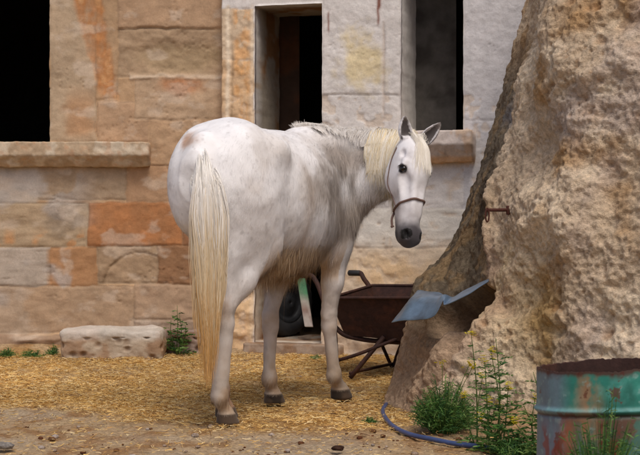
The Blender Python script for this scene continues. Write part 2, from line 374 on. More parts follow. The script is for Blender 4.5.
# ---------------------------------------------------------------- right wall, turned a little, whitewashed
A15 = math.radians(15); DR = np.array([math.cos(A15), -math.sin(A15)]); OR = np.array([-.70, 10.5])
def uR(px, py=None):
    t = (px-CX)/F; return (OR[1]*t-OR[0])/(DR[0]-DR[1]*t)
def YR(u): return OR[1]+DR[1]*u
def vR(px, py): return CZ+(HZ-py)/F*YR(uR(px))
def right_fn(u, v):
    X = OR[0]+DR[0]*u; Y = OR[1]+DR[1]*u; px = CX+F*X/Y; py = HZ+(CZ-v)*F/Y
    wx = px+1.6*fbm(P3(px/14, py/14, 0), 3, 65); wy = py+1.8*fbm(P3(px/14, py/14, 4), 3, 66)
    WH = sr(176, 170, 172); WH2 = sr(168, 164, 170); TW = sr(172, 158, 146)
    BL = [(-900, -900, 1900, 900, WH, 0, .3),
      (200, -90, 254, 60, sr(168, 148, 130), .004, .8), (200, 60, 254, 175, sr(170, 142, 116), .004, .8), (200, 175, 254, 270, sr(172, 138, 100), .004, .6), (200, 270, 254, 352, sr(176, 138, 92), .004, .6),
      (222, -90, 322, 9, WH, .008, .4), (322, -90, 400, 95, WH, .004, .4), (322, 95, 400, 208, WH, 0, .4), (463, -90, 700, 120, WH2, .002, .3), (463, 120, 700, 208, WH2, 0, .3),
      (322, 208, 700, 248, sr(178, 172, 170), .003, .4), (322, 248, 700, 292, TW, .003, .5), (322, 292, 700, 352, sr(152, 134, 122), .014, 1.4)]
    rel, col, jm = blockpaint(wx, wy, BL, 1.0, .004)
    n1 = fbm(P3(px/26, py/26, 2), 4, 71); n2 = fbm(P3(px/9, py/9, 3), 4, 72); n3 = fbm(P3(px/5, py/50, 3), 3, 73)
    pil = sstep(256, 250, px)
    o = sstep(-.25, .25, n2+.6*n3-.1)*sstep(11, 5, np.abs(px-242))*sstep(6, 14, py); col = mix(col, sr(176, 130, 84), o*.7*pil)
    e = np.exp(-((px-228-n2)/2.2)**2)+np.exp(-((px-253-n2)/2.0)**2); col = mix(col, sr(196, 182, 168), np.clip(e, 0, 1)*.7*pil*(py > 5))
    col = mix(col, sr(92, 72, 58), np.exp(-((px-232.5-n2)/1.2)**2)*.4*pil*sstep(20, 60, py+30*n1))
    rel = rel+pil*.006*fbm(P3(px/4, py/6, 1), 3, 74)
    y = sstep(24, 6, np.hypot((px-362)/1.3, (py-62)/1.6)+12*n2); col = mix(col, sr(184, 164, 118), y*.65)
    y = sstep(26, 4, np.hypot((px-395)/2.2, (py-275))+10*n2); col = mix(col, sr(190, 148, 92), y*.75)
    y = sstep(20, 4, np.hypot((px-368), (py-262)/.6)+10*n2); col = mix(col, sr(184, 156, 122), y*.6)
    low = sstep(225, 262, py+14*n1); col = mix(col, sr(174, 154, 136), low*.55)
    fl = sstep(.2, .35, n2+.5*n1)*(py > 95)*(py < 345); col = mix(col, sr(164, 146, 132), fl*.55); rel = rel-.004*fl
    for x, a, b, w in ((328.5, 12, 32, 1.0), (378, -20, 24, 1.3), (379, -20, 8, 1.6)):
        m = np.exp(-((px-x-n2)/w)**2)*sstep(b+3, b-3, py+4*n1)*sstep(a-3, a+3, py); col = mix(col, sr(100, 52, 36), np.clip(m, 0, 1)*.85)
    m = np.exp(-((px-383.5-.8*n2)/1.3)**2)*sstep(18, 28, py)*sstep(130, 110, py); rel = rel-.008*m; col = mix(col, sr(150, 132, 122), m*.5)
    col = col*(1+.07*n1+.09*n2)[..., None]; col = mix(col, sr(110, 96, 88), jm*.22)
    col = col*np.array([1.62, 1.66, 1.55])
    pit = sstep(.26, .12, worley(P3(px/4, py/4, 0), 3))*sstep(.15, .4, fbm(P3(px/25, py/25, 6), 3, 88)); rel = rel-.006*pit
    rel = rel+.004*fbm(P3(px/8, py/8, 1), 5, 81)+.006*fbm(P3(px/45, py/40, 1), 2, 83)+.02*sstep(296, 310, py)*(1+fbm(P3(px/14, py/9, 1), 4, 84))
    return rel, col
d0, d1 = uR(255), uR(322); dz0, dz1 = .085, vR(290, 5)
q0, q1 = uR(401), uR(463); qz0, qz1 = vR(440, 131), 2.8
U = lines([(0, d0, .008), (d0, d1, .03), (d1, q0, .008), (q0, q1, .03), (q1, 2.35, .009), (2.35, 3.1, .05)])
V = lines([(-.15, dz0, .03), (dz0, qz0, .0085), (qz0, dz1, .0085), (dz1, qz1, .02), (qz1, 3.6, .08)])
def jambcol(p):
    n = fbm(p*5, 4, 91); c = mix(np.broadcast_to(sr(158, 148, 134), p.shape), sr(140, 104, 70), sstep(-.05, .3, n)*sstep(.45, .2, p[..., 0])); c = mix(c, sr(196, 192, 188), sstep(.3, .4, p[..., 0])); return c
rw = build_wall('stone_wall', (OR[0], OR[1], 0), DR, U, V, [(d0, d1, dz0, dz1), (q0, q1, qz0, qz1)], right_fn, thick=.6, warp=.004, seed=9, revealcol=jambcol)
tag(rw, 'whitewashed stone wall pierced by a tall doorway and a narrow window', 'wall')
def sillcol2(p):
    n = fbm(p*11, 4, 151); c = mix(np.broadcast_to(sr(176, 166, 160), p.shape), sr(176, 144, 108), sstep(.1, .4, n)*.5)
    return mix(c, sr(190, 152, 108), sstep(1.40, 1.37, p[..., 2])*.7)*1.5
u0, u1 = uR(395), uR(476)
slab('window_sill', (OR[0]+DR[0]*u0, OR[1]+DR[1]*u0, 0), DR, u1-u0, [(-.3, qz0), (.16, qz0-.004), (.16, qz0-.10), (.06, vR(455, 163)), (-.3, vR(455, 163))], sillcol2,
     'short thick stone sill under the narrow window, beside the horse\'s ears', 'window sill', nL=90, seed=14)

# threshold step under the doorway
def stepcol(p):
    n = fbm(p*10, 4, 161); return mix(np.broadcast_to(sr(158, 138, 120), p.shape), sr(136, 108, 84), sstep(-.1, .3, n))*(1+.2*n)[..., None]
u0, u1 = uR(246), uR(345)
slab('doorstep', (OR[0]+DR[0]*u0, OR[1]+DR[1]*u0, 0), DR, u1-u0, [(-.7, .085), (.1, .08), (.12, -.05), (-.7, -.05)], stepcol, 'low worn stone step across the foot of the doorway', 'step', nL=110, seed=24)

# rooms behind: a closed dark shell so that openings look into real unlit rooms
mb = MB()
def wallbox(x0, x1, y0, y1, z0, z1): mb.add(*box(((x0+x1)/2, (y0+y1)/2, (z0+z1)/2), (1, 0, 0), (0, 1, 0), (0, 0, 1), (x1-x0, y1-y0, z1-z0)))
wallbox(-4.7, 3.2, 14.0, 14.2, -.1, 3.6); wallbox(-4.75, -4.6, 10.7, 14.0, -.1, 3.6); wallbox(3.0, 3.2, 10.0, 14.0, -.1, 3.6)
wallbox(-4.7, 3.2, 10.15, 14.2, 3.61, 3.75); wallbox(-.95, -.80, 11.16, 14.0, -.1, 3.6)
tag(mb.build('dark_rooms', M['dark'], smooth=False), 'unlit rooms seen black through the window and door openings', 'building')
# brown pier inside the doorway, grey panel inside the narrow window
def panel(name, pxa, pxb, Ya, z0, z1, c1, c2, label, cat, seed):
    xa, xb = (pxa-CX)/F*Ya, (pxb-CX)/F*Ya
    V_, Q_ = box(((xa+xb)/2, Ya+.06, (z0+z1)/2), (1, 0, 0), (0, 1, 0), (0, 0, 1), (xb-xa, .12, z1-z0), bev=.012)
    n = fbm(V_*6, 4, seed); c = mix(np.broadcast_to(c1, V_.shape), c2, sstep(-.1, .3, n))
    return tag(mesh_obj(name, V_, Q_, M['inner'], col=c), label, cat)
# dense panels need interior vertices for their colour: build as slabs
def inner_slab(name, pxa, pxb, Y, z0, z1, cf, label, cat, seed):
    xa, xb = (pxa-CX)/F*Y, (pxb-CX)/F*Y; nx, nz = 24, 120
    def face(x, y, z): return P3(x, y, z)
    sx, sz = np.meshgrid(np.linspace(xa, xb, nx), np.linspace(z0, z1, nz), indexing='ij')
    f = P3(sx, Y+.012*fbm(P3(sx*8, sz*8, 0), 4, seed), sz); b = P3(sx, Y+.14, sz)
    V_ = np.concatenate([f.reshape(-1, 3), b.reshape(-1, 3)]); Q = [grid_faces(nx, nz), grid_faces(nx, nz, off=nx*nz)[:, ::-1]]
    n = nx*nz
    for i in (0, nx-1):
        a = i*nz+np.arange(nz-1); Q.append(np.stack([a, a+1, a+1+n, a+n], -1))
    for j in (0, nz-1):
        a = np.arange(nx-1)*nz+j; Q.append(np.stack([a, a+nz, a+nz+n, a+n], -1))
    return tag(mesh_obj(name, V_, np.concatenate(Q), M['inner'], col=cf(V_)), label, cat)
def brown(p):
    n = fbm(p*7, 4, 171); return mix(np.broadcast_to(sr(66, 50, 40), p.shape), sr(84, 54, 36), sstep(0, .4, n))
def greyp(p):
    n = fbm(p*7, 4, 172); return mix(np.broadcast_to(sr(84, 80, 76), p.shape), sr(60, 56, 52), sstep(-.2, .4, n))
inner_slab('inner_pier', 246, 299.5, 11.10, .085, 3.4, brown, 'brown plastered pier standing inside the doorway', 'pier', 1)
inner_slab('shutter', 412, 456, 10.66, 1.30, 3.3, greyp, 'grey weathered board closing most of the narrow window', 'shutter', 2)

# ---------------------------------------------------------------- ground
def ground_h(X, Y):
    h = .018*fbm(P3(X*1.3, Y*1.3, 0), 3, 201)+.010*fbm(P3(X*5, Y*5, 0), 3, 202)
    h = h+.006*fbm(P3(X*18, Y*18, 0), 4, 203)-.020*sstep(9.6, 8.8, Y)
    return h
def strawmask(X, Y):
    py = HZ+CZ*F/np.maximum(Y, .5); px = CX+F*X/np.maximum(Y, .5)
    n = fbm(P3(X*1.6, Y*1.1, 0), 4, 211); m2 = fbm(P3(X*5, Y*3, 0), 3, 212)
    edge = 430-.10*(np.maximum(0, 230-px))+0*px
    m = sstep(edge+6, edge-14, py+14*n+8*m2)*sstep(352, 362, py-6*m2)
    m = np.where(px > 385, m*sstep(440, 385, px), m)
    thin = sstep(.75, .2, np.abs((px-40)/150)+np.abs((py-385)/26)-.5)     # barer dirt strip near the block
    return np.clip(m*(.55+.9*np.maximum(n+.25, 0)+.5*m2), 0, 1)
gx = np.concatenate([-np.geomspace(80, 3.7, 26), np.arange(-3.6, 3.0, .017), np.geomspace(3.05, 80, 26)])
gy = np.concatenate([-np.geomspace(60, 1, 16), np.linspace(0, 5.4, 40), np.arange(5.5, 10.9, .017), np.geomspace(11, 200, 26)])
X, Y = np.meshgrid(gx, gy, indexing='ij')
Z = ground_h(X, Y)*np.where((Y < 11.5) & (abs(X) < 5), 1, .2)
Z = Z+.05*sstep(10.15, 10.6, Y)*sstep(11.2, 10.8, Y)
sm = strawmask(X, Y); n1 = fbm(P3(X*2, Y*2, 0), 4, 221); n2 = fbm(P3(X*9, Y*6, 0), 4, 222); n3 = fbm(P3(X*30, Y*24, 0), 3, 223)
col = mix(np.broadcast_to(sr(170, 144, 120), X.shape+(3,)), sr(146, 112, 84), sstep(-.1, .4, n2))
col = mix(col, sr(168, 150, 136), sstep(.05, .4, n1)*.6)
col = mix(col, sr(200, 156, 92), np.clip(sm*1.1, 0, 1)*.8*np.clip(.8+.8*n2, 0, 1))
col = mix(col, sr(120, 84, 52), sstep(.15, .45, n3)*.5*np.clip(.3+sm, 0, 1))
# darker brown patch of ground between the hooves
hx, hy = X-.0, Y-7.35
dm = sstep(1.0, .3, np.hypot(hx/.75, hy/.75)+.35*n2); col = mix(col, sr(140, 96, 52), dm*.4)
Z = Z+.012*sm*np.clip(n2+.3, 0, 1)+.007*n3*((Y < 11) & (Y > 5))
col = col*np.array([.97, 1.0, .88])
g = mesh_obj('ground', P3(X, Y, Z).reshape(-1, 3), grid_faces(len(gx), len(gy))[:, ::1], M['dirt'], col=col.reshape(-1, 3))
tag(g, kind='structure')
# straw blades
N = 115000
sx = rng.uniform(-3.4, 1.3, N*3); sy = rng.uniform(5.9, 10.6, N*3); keep = rng.random(N*3) < strawmask(sx, sy)*(.25+.9*sstep(-.35, .3, fbm(P3(sx*7, sy*5, 0), 3, 261)))+.035
sx, sy = sx[keep][:N], sy[keep][:N]; N = len(sx)
an = rng.uniform(0, math.pi*2, N); ln = rng.gamma(2.2, .008, N)+.008; tl = rng.normal(0, .12, N); K = 3
d = np.stack([np.cos(an)*np.cos(tl), np.sin(an)*np.cos(tl), np.sin(tl)], -1)
base = P3(sx, sy, ground_h(sx, sy)+.008+np.abs(rng.normal(0, .005, N))+.01*strawmask(sx, sy))
t = np.linspace(-.5, .5, K)[None, :, None]; paths = base[:, None]+d[:, None]*t*ln[:, None, None]
paths[:, 1, 2] += rng.normal(0, .003, N)
cc = mix(sr(226, 192, 122), sr(186, 140, 76), rng.random(N)); cc = mix(cc, sr(232, 212, 164), (rng.random(N) > .75)*.8); cc *= rng.uniform(.75, 1.15, (N, 1))*(1+.35*fbm(P3(sx*2.2, sy*1.6, 0), 3, 262))[:, None]
dk = rng.random(N) > .94; cc[dk] = sr(84, 56, 36)
V_, Q, Cc = ribbons(paths, np.repeat(rng.uniform(.0013, .0032, N)[:, None], K, 1), cc, seed=3)
tag(mesh_obj('straw', V_, Q, M['straw'], col=Cc), 'golden straw and chaff strewn over the yard', 'straw', kind='stuff')
# pebbles and clods
def blob(c, r, seed, n=10, sq=(1, 1, .6)):
    th, ph = np.meshgrid(np.arange(n)/n*2*math.pi, np.linspace(0, math.pi, n//2+2), indexing='ij')
    p = P3(np.sin(ph)*np.cos(th), np.sin(ph)*np.sin(th), np.cos(ph)); p = p*(1+.35*fbm(p*1.5+seed, 2, 7))[..., None]
    return (p*np.array(sq)*r+np.array(c)).reshape(-1, 3), grid_faces(n, n//2+2, wrap=True)
mb = MB()
for k in range(600):
    x, y = rng.uniform(-3.2, 1.6), rng.uniform(6.0, 10.4)
    if rng.random() < .5: y = rng.uniform(5.9, 7.0)
    r = min(.018, .003+rng.exponential(.0035)); z = float(ground_h(np.array(x), np.array(y)))
    c = [sr(150, 130, 114), sr(110, 78, 54), sr(96, 60, 40), sr(164, 150, 140)][rng.integers(4)]
    v, q = blob((x, y, z+r*.3), r, k, n=8); mb.add(v, q, col=c)
tag(mb.build('pebbles', M['dirt'], usecol=True), 'small stones and clods scattered on the dirt', 'pebbles', kind='stuff')
for (px, py, r, lab) in ((451/1, 450, .02, None), (338, 451, .022, 'dark clod of dung at the bottom edge of the yard'), (4, 448, .032, 'grey half buried stone at the lower left corner')):
    if lab is None: continue
    Yp = CZ*F/(py-HZ); v, q = blob(((px-CX)/F*Yp, Yp, .01), r, px, n=20, sq=(1.2, 1, .5))
    tag(mesh_obj('clod' if 'clod' in lab else 'stone', v, q, M['dirt'], col=np.broadcast_to(sr(60, 42, 34) if 'clod' in lab else sr(132, 126, 120), v.shape)), lab, 'clod' if 'clod' in lab else 'stone')

# ---------------------------------------------------------------- long stone block by the wall
def rough_block(name, c, ax, s, bev, colf, seed, amp=.03):
    ay = (-ax[1], ax[0], 0)
    g = np.linspace(-1, 1, 60); vs = []; qs = []; off = 0; n = 60
    for a_ in range(3):
        for sg in (-1, 1):
            a, b = np.meshgrid(g, g, indexing='ij'); q = np.zeros((n, n, 3)); q[..., a_] = sg; q[..., (a_+1) % 3] = a*sg; q[..., (a_+2) % 3] = b
            vs.append(q.reshape(-1, 3)); qs.append(grid_faces(n, n, off=off)); off += n*n
    q = np.concatenate(vs); h = np.array(s)/2; w = h-bev; e = q*h; inn = np.clip(e, -w, w); d = e-inn; L = np.linalg.norm(d, axis=1)[:, None]
    nrm = d/np.maximum(L, 1e-9); e = np.where(L > 1e-9, inn+nrm*bev, e)
    pit = sstep(.48, .15, worley(e*15+seed, 3))*sstep(-.3, .1, fbm(e*4, 3, seed))*(e[:, 2] < h[2]*.6)
    e = e+nrm*(amp*fbm(e*6+seed, 5, seed)+.6*amp*fbm(e*2.4+seed, 2, seed+1)-.025*pit)[:, None]
    A = np.array([[ax[0], ax[1], 0], ay, [0, 0, 1.]])
    P = e@A+np.array(c); return mesh_obj(name, P, np.concatenate(qs), M['stone'], col=colf(e, pit))
def bcol(e, pit):
    n = fbm(e*9, 4, 251); c = mix(np.broadcast_to(sr(178, 162, 142), e.shape), sr(150, 124, 100), sstep(-.15, .3, n))
    c = mix(c, sr(124, 96, 74), pit*.7); c = mix(c, sr(200, 194, 186), sstep(.04, .09, e[:, 2])*.6); return c*(1+.2*n)[:, None]
a = W(58, 362, 9.92); b = W(162, 358, 10.05)
tag(rough_block('stone_block', ((a[0]+b[0])/2, 10.04, .085), (1, .02), (b[0]-a[0], .26, .25), .035, bcol, 3), 'long pitted pale stone block lying at the foot of the wall', 'stone block')
def bcol2(e, pit):
    n = fbm(e*9, 4, 252); return mix(np.broadcast_to(sr(146, 128, 118), e.shape), sr(116, 92, 76), sstep(-.15, .3, n))*(1+.2*n)[:, None]
tag(rough_block('stone_block', (W(190, 350, 10.3)[0], 10.38, .07), (1, .05), (.42, .22, .2), .05, bcol2, 8), 'rounded grey-brown stone by the wall behind the small green weed', 'stone block')
# ---------------------------------------------------------------- tuff rock face on the right
zl = np.array([-.1, 0, .15, .3, .45, .6, .75, .9, 1.1, 1.3, 1.5, 1.7, 1.9, 2.1, 2.6, 3.2])
def pyz(z, Y): return HZ+(CZ-z)*F/Y
sil_py = np.array([-200, -60, 0, 40, 90, 130, 150, 200, 240, 272, 290, 320, 345, 370, 405, 450])
sil_px = np.array([560, 540, 527, 517, 503, 493, 487, 468, 452, 430, 416, 408, 400, 393, 385, 380])
rid_py = np.array([-200, -60, 0, 50, 100, 150, 190, 230, 270, 290, 320, 350, 400, 450])
rid_px = np.array([600, 566, 546, 530, 517, 502, 488, 484, 489, 490, 480, 466, 448, 430])
SY = np.interp(zl, [0, .3, .6, .9, 1.3, 2, 3], [7.75, 7.85, 8.0, 8.25, 8.6, 8.9, 9.2])
RY = np.interp(zl, [0, .4, .8, 1.3, 2, 3], [7.1, 7.2, 7.3, 7.45, 7.7, 8.1])
ctrl = []
for k, z in enumerate(zl):
    sx_ = np.interp(pyz(z, SY[k]), sil_py, sil_px); rx_ = np.interp(pyz(z, RY[k]), rid_py, rid_px)
    S_ = np.array([(sx_-CX)/F*SY[k], SY[k]]); R_ = np.array([(rx_-CX)/F*RY[k], RY[k]])
    lean = .16*z
    B1 = np.array([S_[0]+.50, SY[k]+.22]); B2 = np.array([max(1.75, S_[0]+.8), 9.0]); B3 = np.array([1.75, 10.6])
    M1 = np.array([.5*(R_[0]+1.05)+.02, .55*R_[1]+.45*(6.75+lean)-.06]); M2 = np.array([1.12+.05*z, 6.55+lean]); M3 = np.array([1.75+.05*z, 6.15+lean]); M4 = np.array([3.2, 5.9+lean]); M5 = np.array([3.6, 10.6])
    SB = S_+np.array([.05, .07]); 
    ctrl.append([B3, B2, B1, SB, S_, .5*S_+.5*R_+np.array([.012, .02]), R_, M1, M2, M3, M4, M5])
ctrl = np.array(ctrl)                                    # (nz, 12, 2)
segn = [30, 34, 40, 24, 60, 60, 70, 90, 110, 60, 20]
tpar = np.concatenate([k+np.arange(n)/n for k, n in enumerate(segn)]+[[11.0]])
zz = lines([(-.1, 0, .05), (0, 2.25, .0068), (2.25, 3.2, .04)])
ci = np.stack([[np.interp(zz, zl, ctrl[:, a, b]) for b in (0, 1)] for a in range(12)])      # (12,2,nz)
ci = ci.transpose(2, 0, 1)
# smooth in z
kk = np.exp(-np.linspace(-2, 2, 15)**2); kk /= kk.sum()
for a in range(12):
    for b in range(2):
        ci[:, a, b] = np.convolve(np.pad(ci[:, a, b], 7, mode='edge'), kk, 'valid')
Pc = np.concatenate([2*ci[:, :1]-ci[:, 1:2], ci, 2*ci[:, -1:]-ci[:, -2:-1]], 1)
k = np.minimum(tpar.astype(int), 10); t = (tpar-k)[None, :, None]
p0, p1, p2, p3 = Pc[:, k], Pc[:, k+1], Pc[:, k+2], Pc[:, k+3]
al = .6
xy = p1+t*(.5*al*(p2-p0)*1.0)+t*t*(-al*.5*2*(p2-p0)*1.0*1+3*(p2-p1)-.5*al*(p3-p1)+0)+t**3*(al*.5*(p2-p0)-2*(p2-p1)+.5*al*(p3-p1))
P = np.concatenate([xy, np.broadcast_to(zz[:, None, None], xy.shape[:2]+(1,))], -1)        # (nz,ns,3)
def normals(P):
    a = np.gradient(P, axis=0); b = np.gradient(P, axis=1); n = np.cross(b, a); n /= np.linalg.norm(n, axis=-1, keepdims=True)+1e-9; return n
Nn = normals(P)
if Nn[len(zz)//2, np.argmin(abs(tpar-7.5)), 1] > 0: Nn = -Nn
px = CX+F*P[..., 0]/P[..., 1]; py = HZ+(CZ-P[..., 2])*F/P[..., 1]; ts = np.broadcast_to(tpar[None], px.shape)
vis = sstep(3.2, 3.8, ts)
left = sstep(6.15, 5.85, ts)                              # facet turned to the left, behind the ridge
Q3 = P*np.array([1, 1, 1.])
big = fbm(Q3*1.5+3, 3, 301); mid = fbm(Q3*np.array([4, 4, 5.]), 4, 302); rd = ridged(Q3*2.6+fbm(Q3*2, 2, 303)[..., None], 4, 304)
w1 = worley(Q3*np.array([7, 7, 9.])+.6*P3(mid, big, mid), 5); w2 = worley(Q3*22+mid[..., None], 6)
dens = sstep(-.15, .35, fbm(Q3*1.8, 3, 305))
bill = 1-np.abs(fbm(Q3*3.2+9, 4, 306))*2
disp = .07*big*(ts > 6.2)+.045*mid+.03*bill*(ts > 6.1)+.02*(np.round(fbm(Q3*2.4+31, 3, 333)*7)/7)*(ts > 6.1)-.018*sstep(.34, .1, w1)*dens-.007*sstep(.36, .1, w2)*(.3+.7*dens)-.010*sstep(.34, .1, worley(Q3*48, 8))*sstep(-.2, .3, mid)+.02*fbm(Q3*13, 4, 307)+.014*fbm(Q3*40, 3, 308)
disp = disp*np.where(ts < 5.0, .8, 1)
# cracks
cr = np.abs(fbm(Q3*np.array([1.6, 1.6, 1.1])+20, 4, 309)); crack = np.exp(-(cr/.010)**2)*0; disp = disp-.03*crack
# bulges and the few named hollows of the front
def G(x, y, a, b): return np.exp(-((px-x)/a)**2-((py-y)/b)**2)*(ts > 5.6)
disp = disp+.07*G(600, 60, 60, 50)-.05*G(535, 160, 14, 30)-.045*G(548, 148, 10, 10)-.04*G(606, 330, 16, 14)+.06*G(560, 220, 40, 40)+.05*G(520, 270, 16, 40)-.05*G(545, 345, 26, 40)-.06*G(536, 30, 8, 50)+.05*G(560, 20, 14, 40)-.03*G(613, 200, 8, 30)-.03*G(625, 285, 14, 8)
band = (py-(300+.35*(px-500)))                            # slanting shelf crossing the lower front
disp = disp+.03*sstep(-10, 10, 60*mid+band)*(ts > 6)
# hollow under the metal sheet, between two buttresses
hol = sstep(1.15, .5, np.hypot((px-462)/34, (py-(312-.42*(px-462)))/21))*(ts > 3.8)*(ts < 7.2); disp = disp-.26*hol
ridge2 = np.exp(-((px-(470-(py-320)*.62))/9)**2)*sstep(318, 345, py)*(ts > 4.2)*(ts < 8); disp = disp+.07*ridge2
ridge3 = np.exp(-((px-(500-(py-320)*.62))/12)**2)*sstep(310, 335, py)*(ts > 5)*(ts < 8); disp = disp+.05*ridge3
gul = np.exp(-((px-(486-(py-320)*.62))/6)**2)*sstep(318, 345, py)*(ts > 4.2)*(ts < 8); disp = disp-.05*gul
apron = sstep(415, 445, py)*(ts > 4); disp = disp+.10*apron
P = P+Nn*(disp*np.where(ts < 3.6, .5, 1))[..., None]
# colour
c = np.broadcast_to(sr(174, 154, 134), P.shape).copy()
c = mix(c, sr(196, 178, 158), sstep(-.1, .35, fbm(Q3*2.2, 4, 311)))
c = mix(c, sr(150, 116, 78), sstep(.05, .4, fbm(Q3*3.1+5, 4, 312))*.8)
c = mix(c, sr(152, 136, 130), sstep(.1, .4, fbm(Q3*2.0+15, 4, 313))*.7)
c = mix(c, sr(160, 128, 112), sstep(.05, .35, fbm(Q3*1.5+25, 4, 316))*sstep(190, 260, py)*.6)
c = mix(c, sr(156, 128, 84), G(540, 320, 34, 60)*.7)
c = mix(c, sr(128, 92, 60), sstep(.34, .08, w1)*dens*.6); c = mix(c, sr(130, 96, 66), sstep(.30, .1, w2)*dens*.5)
c = mix(c, sr(84, 60, 44), crack*.6)
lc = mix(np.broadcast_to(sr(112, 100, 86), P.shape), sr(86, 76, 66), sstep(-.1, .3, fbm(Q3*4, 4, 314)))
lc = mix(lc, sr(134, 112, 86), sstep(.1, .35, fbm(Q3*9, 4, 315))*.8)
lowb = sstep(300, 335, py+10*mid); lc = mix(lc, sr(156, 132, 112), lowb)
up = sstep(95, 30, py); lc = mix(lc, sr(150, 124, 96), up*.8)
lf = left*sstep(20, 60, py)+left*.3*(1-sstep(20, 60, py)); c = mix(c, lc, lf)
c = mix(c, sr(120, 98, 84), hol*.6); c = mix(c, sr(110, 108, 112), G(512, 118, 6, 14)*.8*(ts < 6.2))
c = mix(c, sr(188, 166, 136), np.exp(-((px-(494-(py-300)*.35))/7)**2)*sstep(225, 250, py)*sstep(360, 330, py)*(ts > 5.5)*.8)
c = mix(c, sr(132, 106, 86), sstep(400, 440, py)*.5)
c = c*(1.16+.12*mid+.13*fbm(Q3*30, 3, 317))[..., None]*np.array([1.12, 1.13, 1.07])
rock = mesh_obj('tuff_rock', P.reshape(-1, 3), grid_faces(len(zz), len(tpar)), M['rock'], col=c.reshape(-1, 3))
# close the top
tag(rock, 'rough pitted tan tuff outcrop leaning up the right side of the yard', 'rock')
def rock_y(pxq, pyq):
    """surface point of the rock seen at a photo position"""
    m = (ts > 4.0) & (ts < 10.5); d = np.where(m, np.hypot(CX+F*P[..., 0]/P[..., 1]-pxq, HZ+(CZ-P[..., 2])*F/P[..., 1]-pyq), 1e9)
    d = d+P[..., 1]*.3; i = np.argmin(d); return P.reshape(-1, 3)[i].copy()
# ---------------------------------------------------------------- iron peg in the rock
r0 = rock_y(508, 210)
o = empty('iron_peg', tuple(r0)); tag(o, 'rusty iron peg with a hanging link driven into the rock', 'peg')
tip = W(486, 210, r0[1]-.10)
V_, Q_, T_ = tube([r0+np.array([.03, .06, 0]), r0, tip], [.010, .009, .008], 10)
part('spike', V_, [Q_, T_], M['peg'], o)
V_, Q_, T_ = tube(smooth_path([r0+np.array([.0, -.004, .02]), r0+np.array([-.002, -.006, 0]), r0+np.array([.0, -.004, -.022])], 8), .009, 8)
part('plate', V_, [Q_, T_], M['peg'], o)
th = np.linspace(0, 2*math.pi, 30); l0 = tip+np.array([.006, 0, -.024])
lk = np.stack([l0[0]+.009*np.sin(th), l0[1]+.004*np.sin(th), l0[2]+.032*np.cos(th)], -1)
V_, Q_, T_ = tube(lk, .0042, 8, cap=False); part('link', V_, [Q_], M['peg'], o)

# ---------------------------------------------------------------- bent metal sheet over the hollow
def sheet_pts():
    """rows run from back (against the rock) to the front drip edge"""
    # (px, py, Y) of the upper and lower edge, left to right
    up = [(418, 290, 7.80), (428, 291.5, 7.70), (438, 292, 7.62), (447, 296, 7.5), (452, 297, 7.44), (456, 296, 7.4), (464, 291, 7.36), (476, 285, 7.3), (489, 279, 7.22)]
    lo = [(391.5, 322, 7.52), (404, 320, 7.44), (419, 320, 7.38), (434, 316, 7.3), (443, 301, 7.28), (444, 305, 7.25), (450, 303, 7.2), (468, 294, 7.12), (489, 281, 7.08)]
    return up, lo
up, lo = sheet_pts()
U_ = smooth_path([W(*p) for p in up], 90); L_ = smooth_path([W(*p) for p in lo], 90)
nr = 26; rows = []
for j in range(nr):
    f = j/(nr-1); r = U_*(1-f)+L_*f
    bul = .045*math.sin(math.pi*f)*sstep(0, .1, np.linspace(0, 1, 90))*sstep(.55, .4, np.linspace(0, 1, 90))
    r = r+np.array([-.25, -.3, .9])*bul[:, None]
    r = r+np.array([0, -.3, 1])*(.004*np.sin(np.linspace(0, 1, 90)*60)*0+.008*fbm(r*6, 3, 401))[:, None]; rows.append(r)
R = np.array(rows).transpose(1, 0, 2).reshape(-1, 3)
thk = np.array([0, .001, -.004]); n = len(R)
Q = grid_faces(90, nr); Qb = Q[:, ::-1]+n
E = []
for i in (0, 89): a = i*nr+np.arange(nr-1); E.append(np.stack([a, a+1, a+1+n, a+n], -1))
for j in (0, nr-1): a = np.arange(89)*nr+j; E.append(np.stack([a, a+nr, a+nr+n, a+n], -1))
tag(mesh_obj('metal_sheet', np.concatenate([R, R+thk]), np.concatenate([Q, Qb]+E), M['zinc']), 'bent bluish galvanised sheet sheltering the hollow in the rock', 'metal sheet')

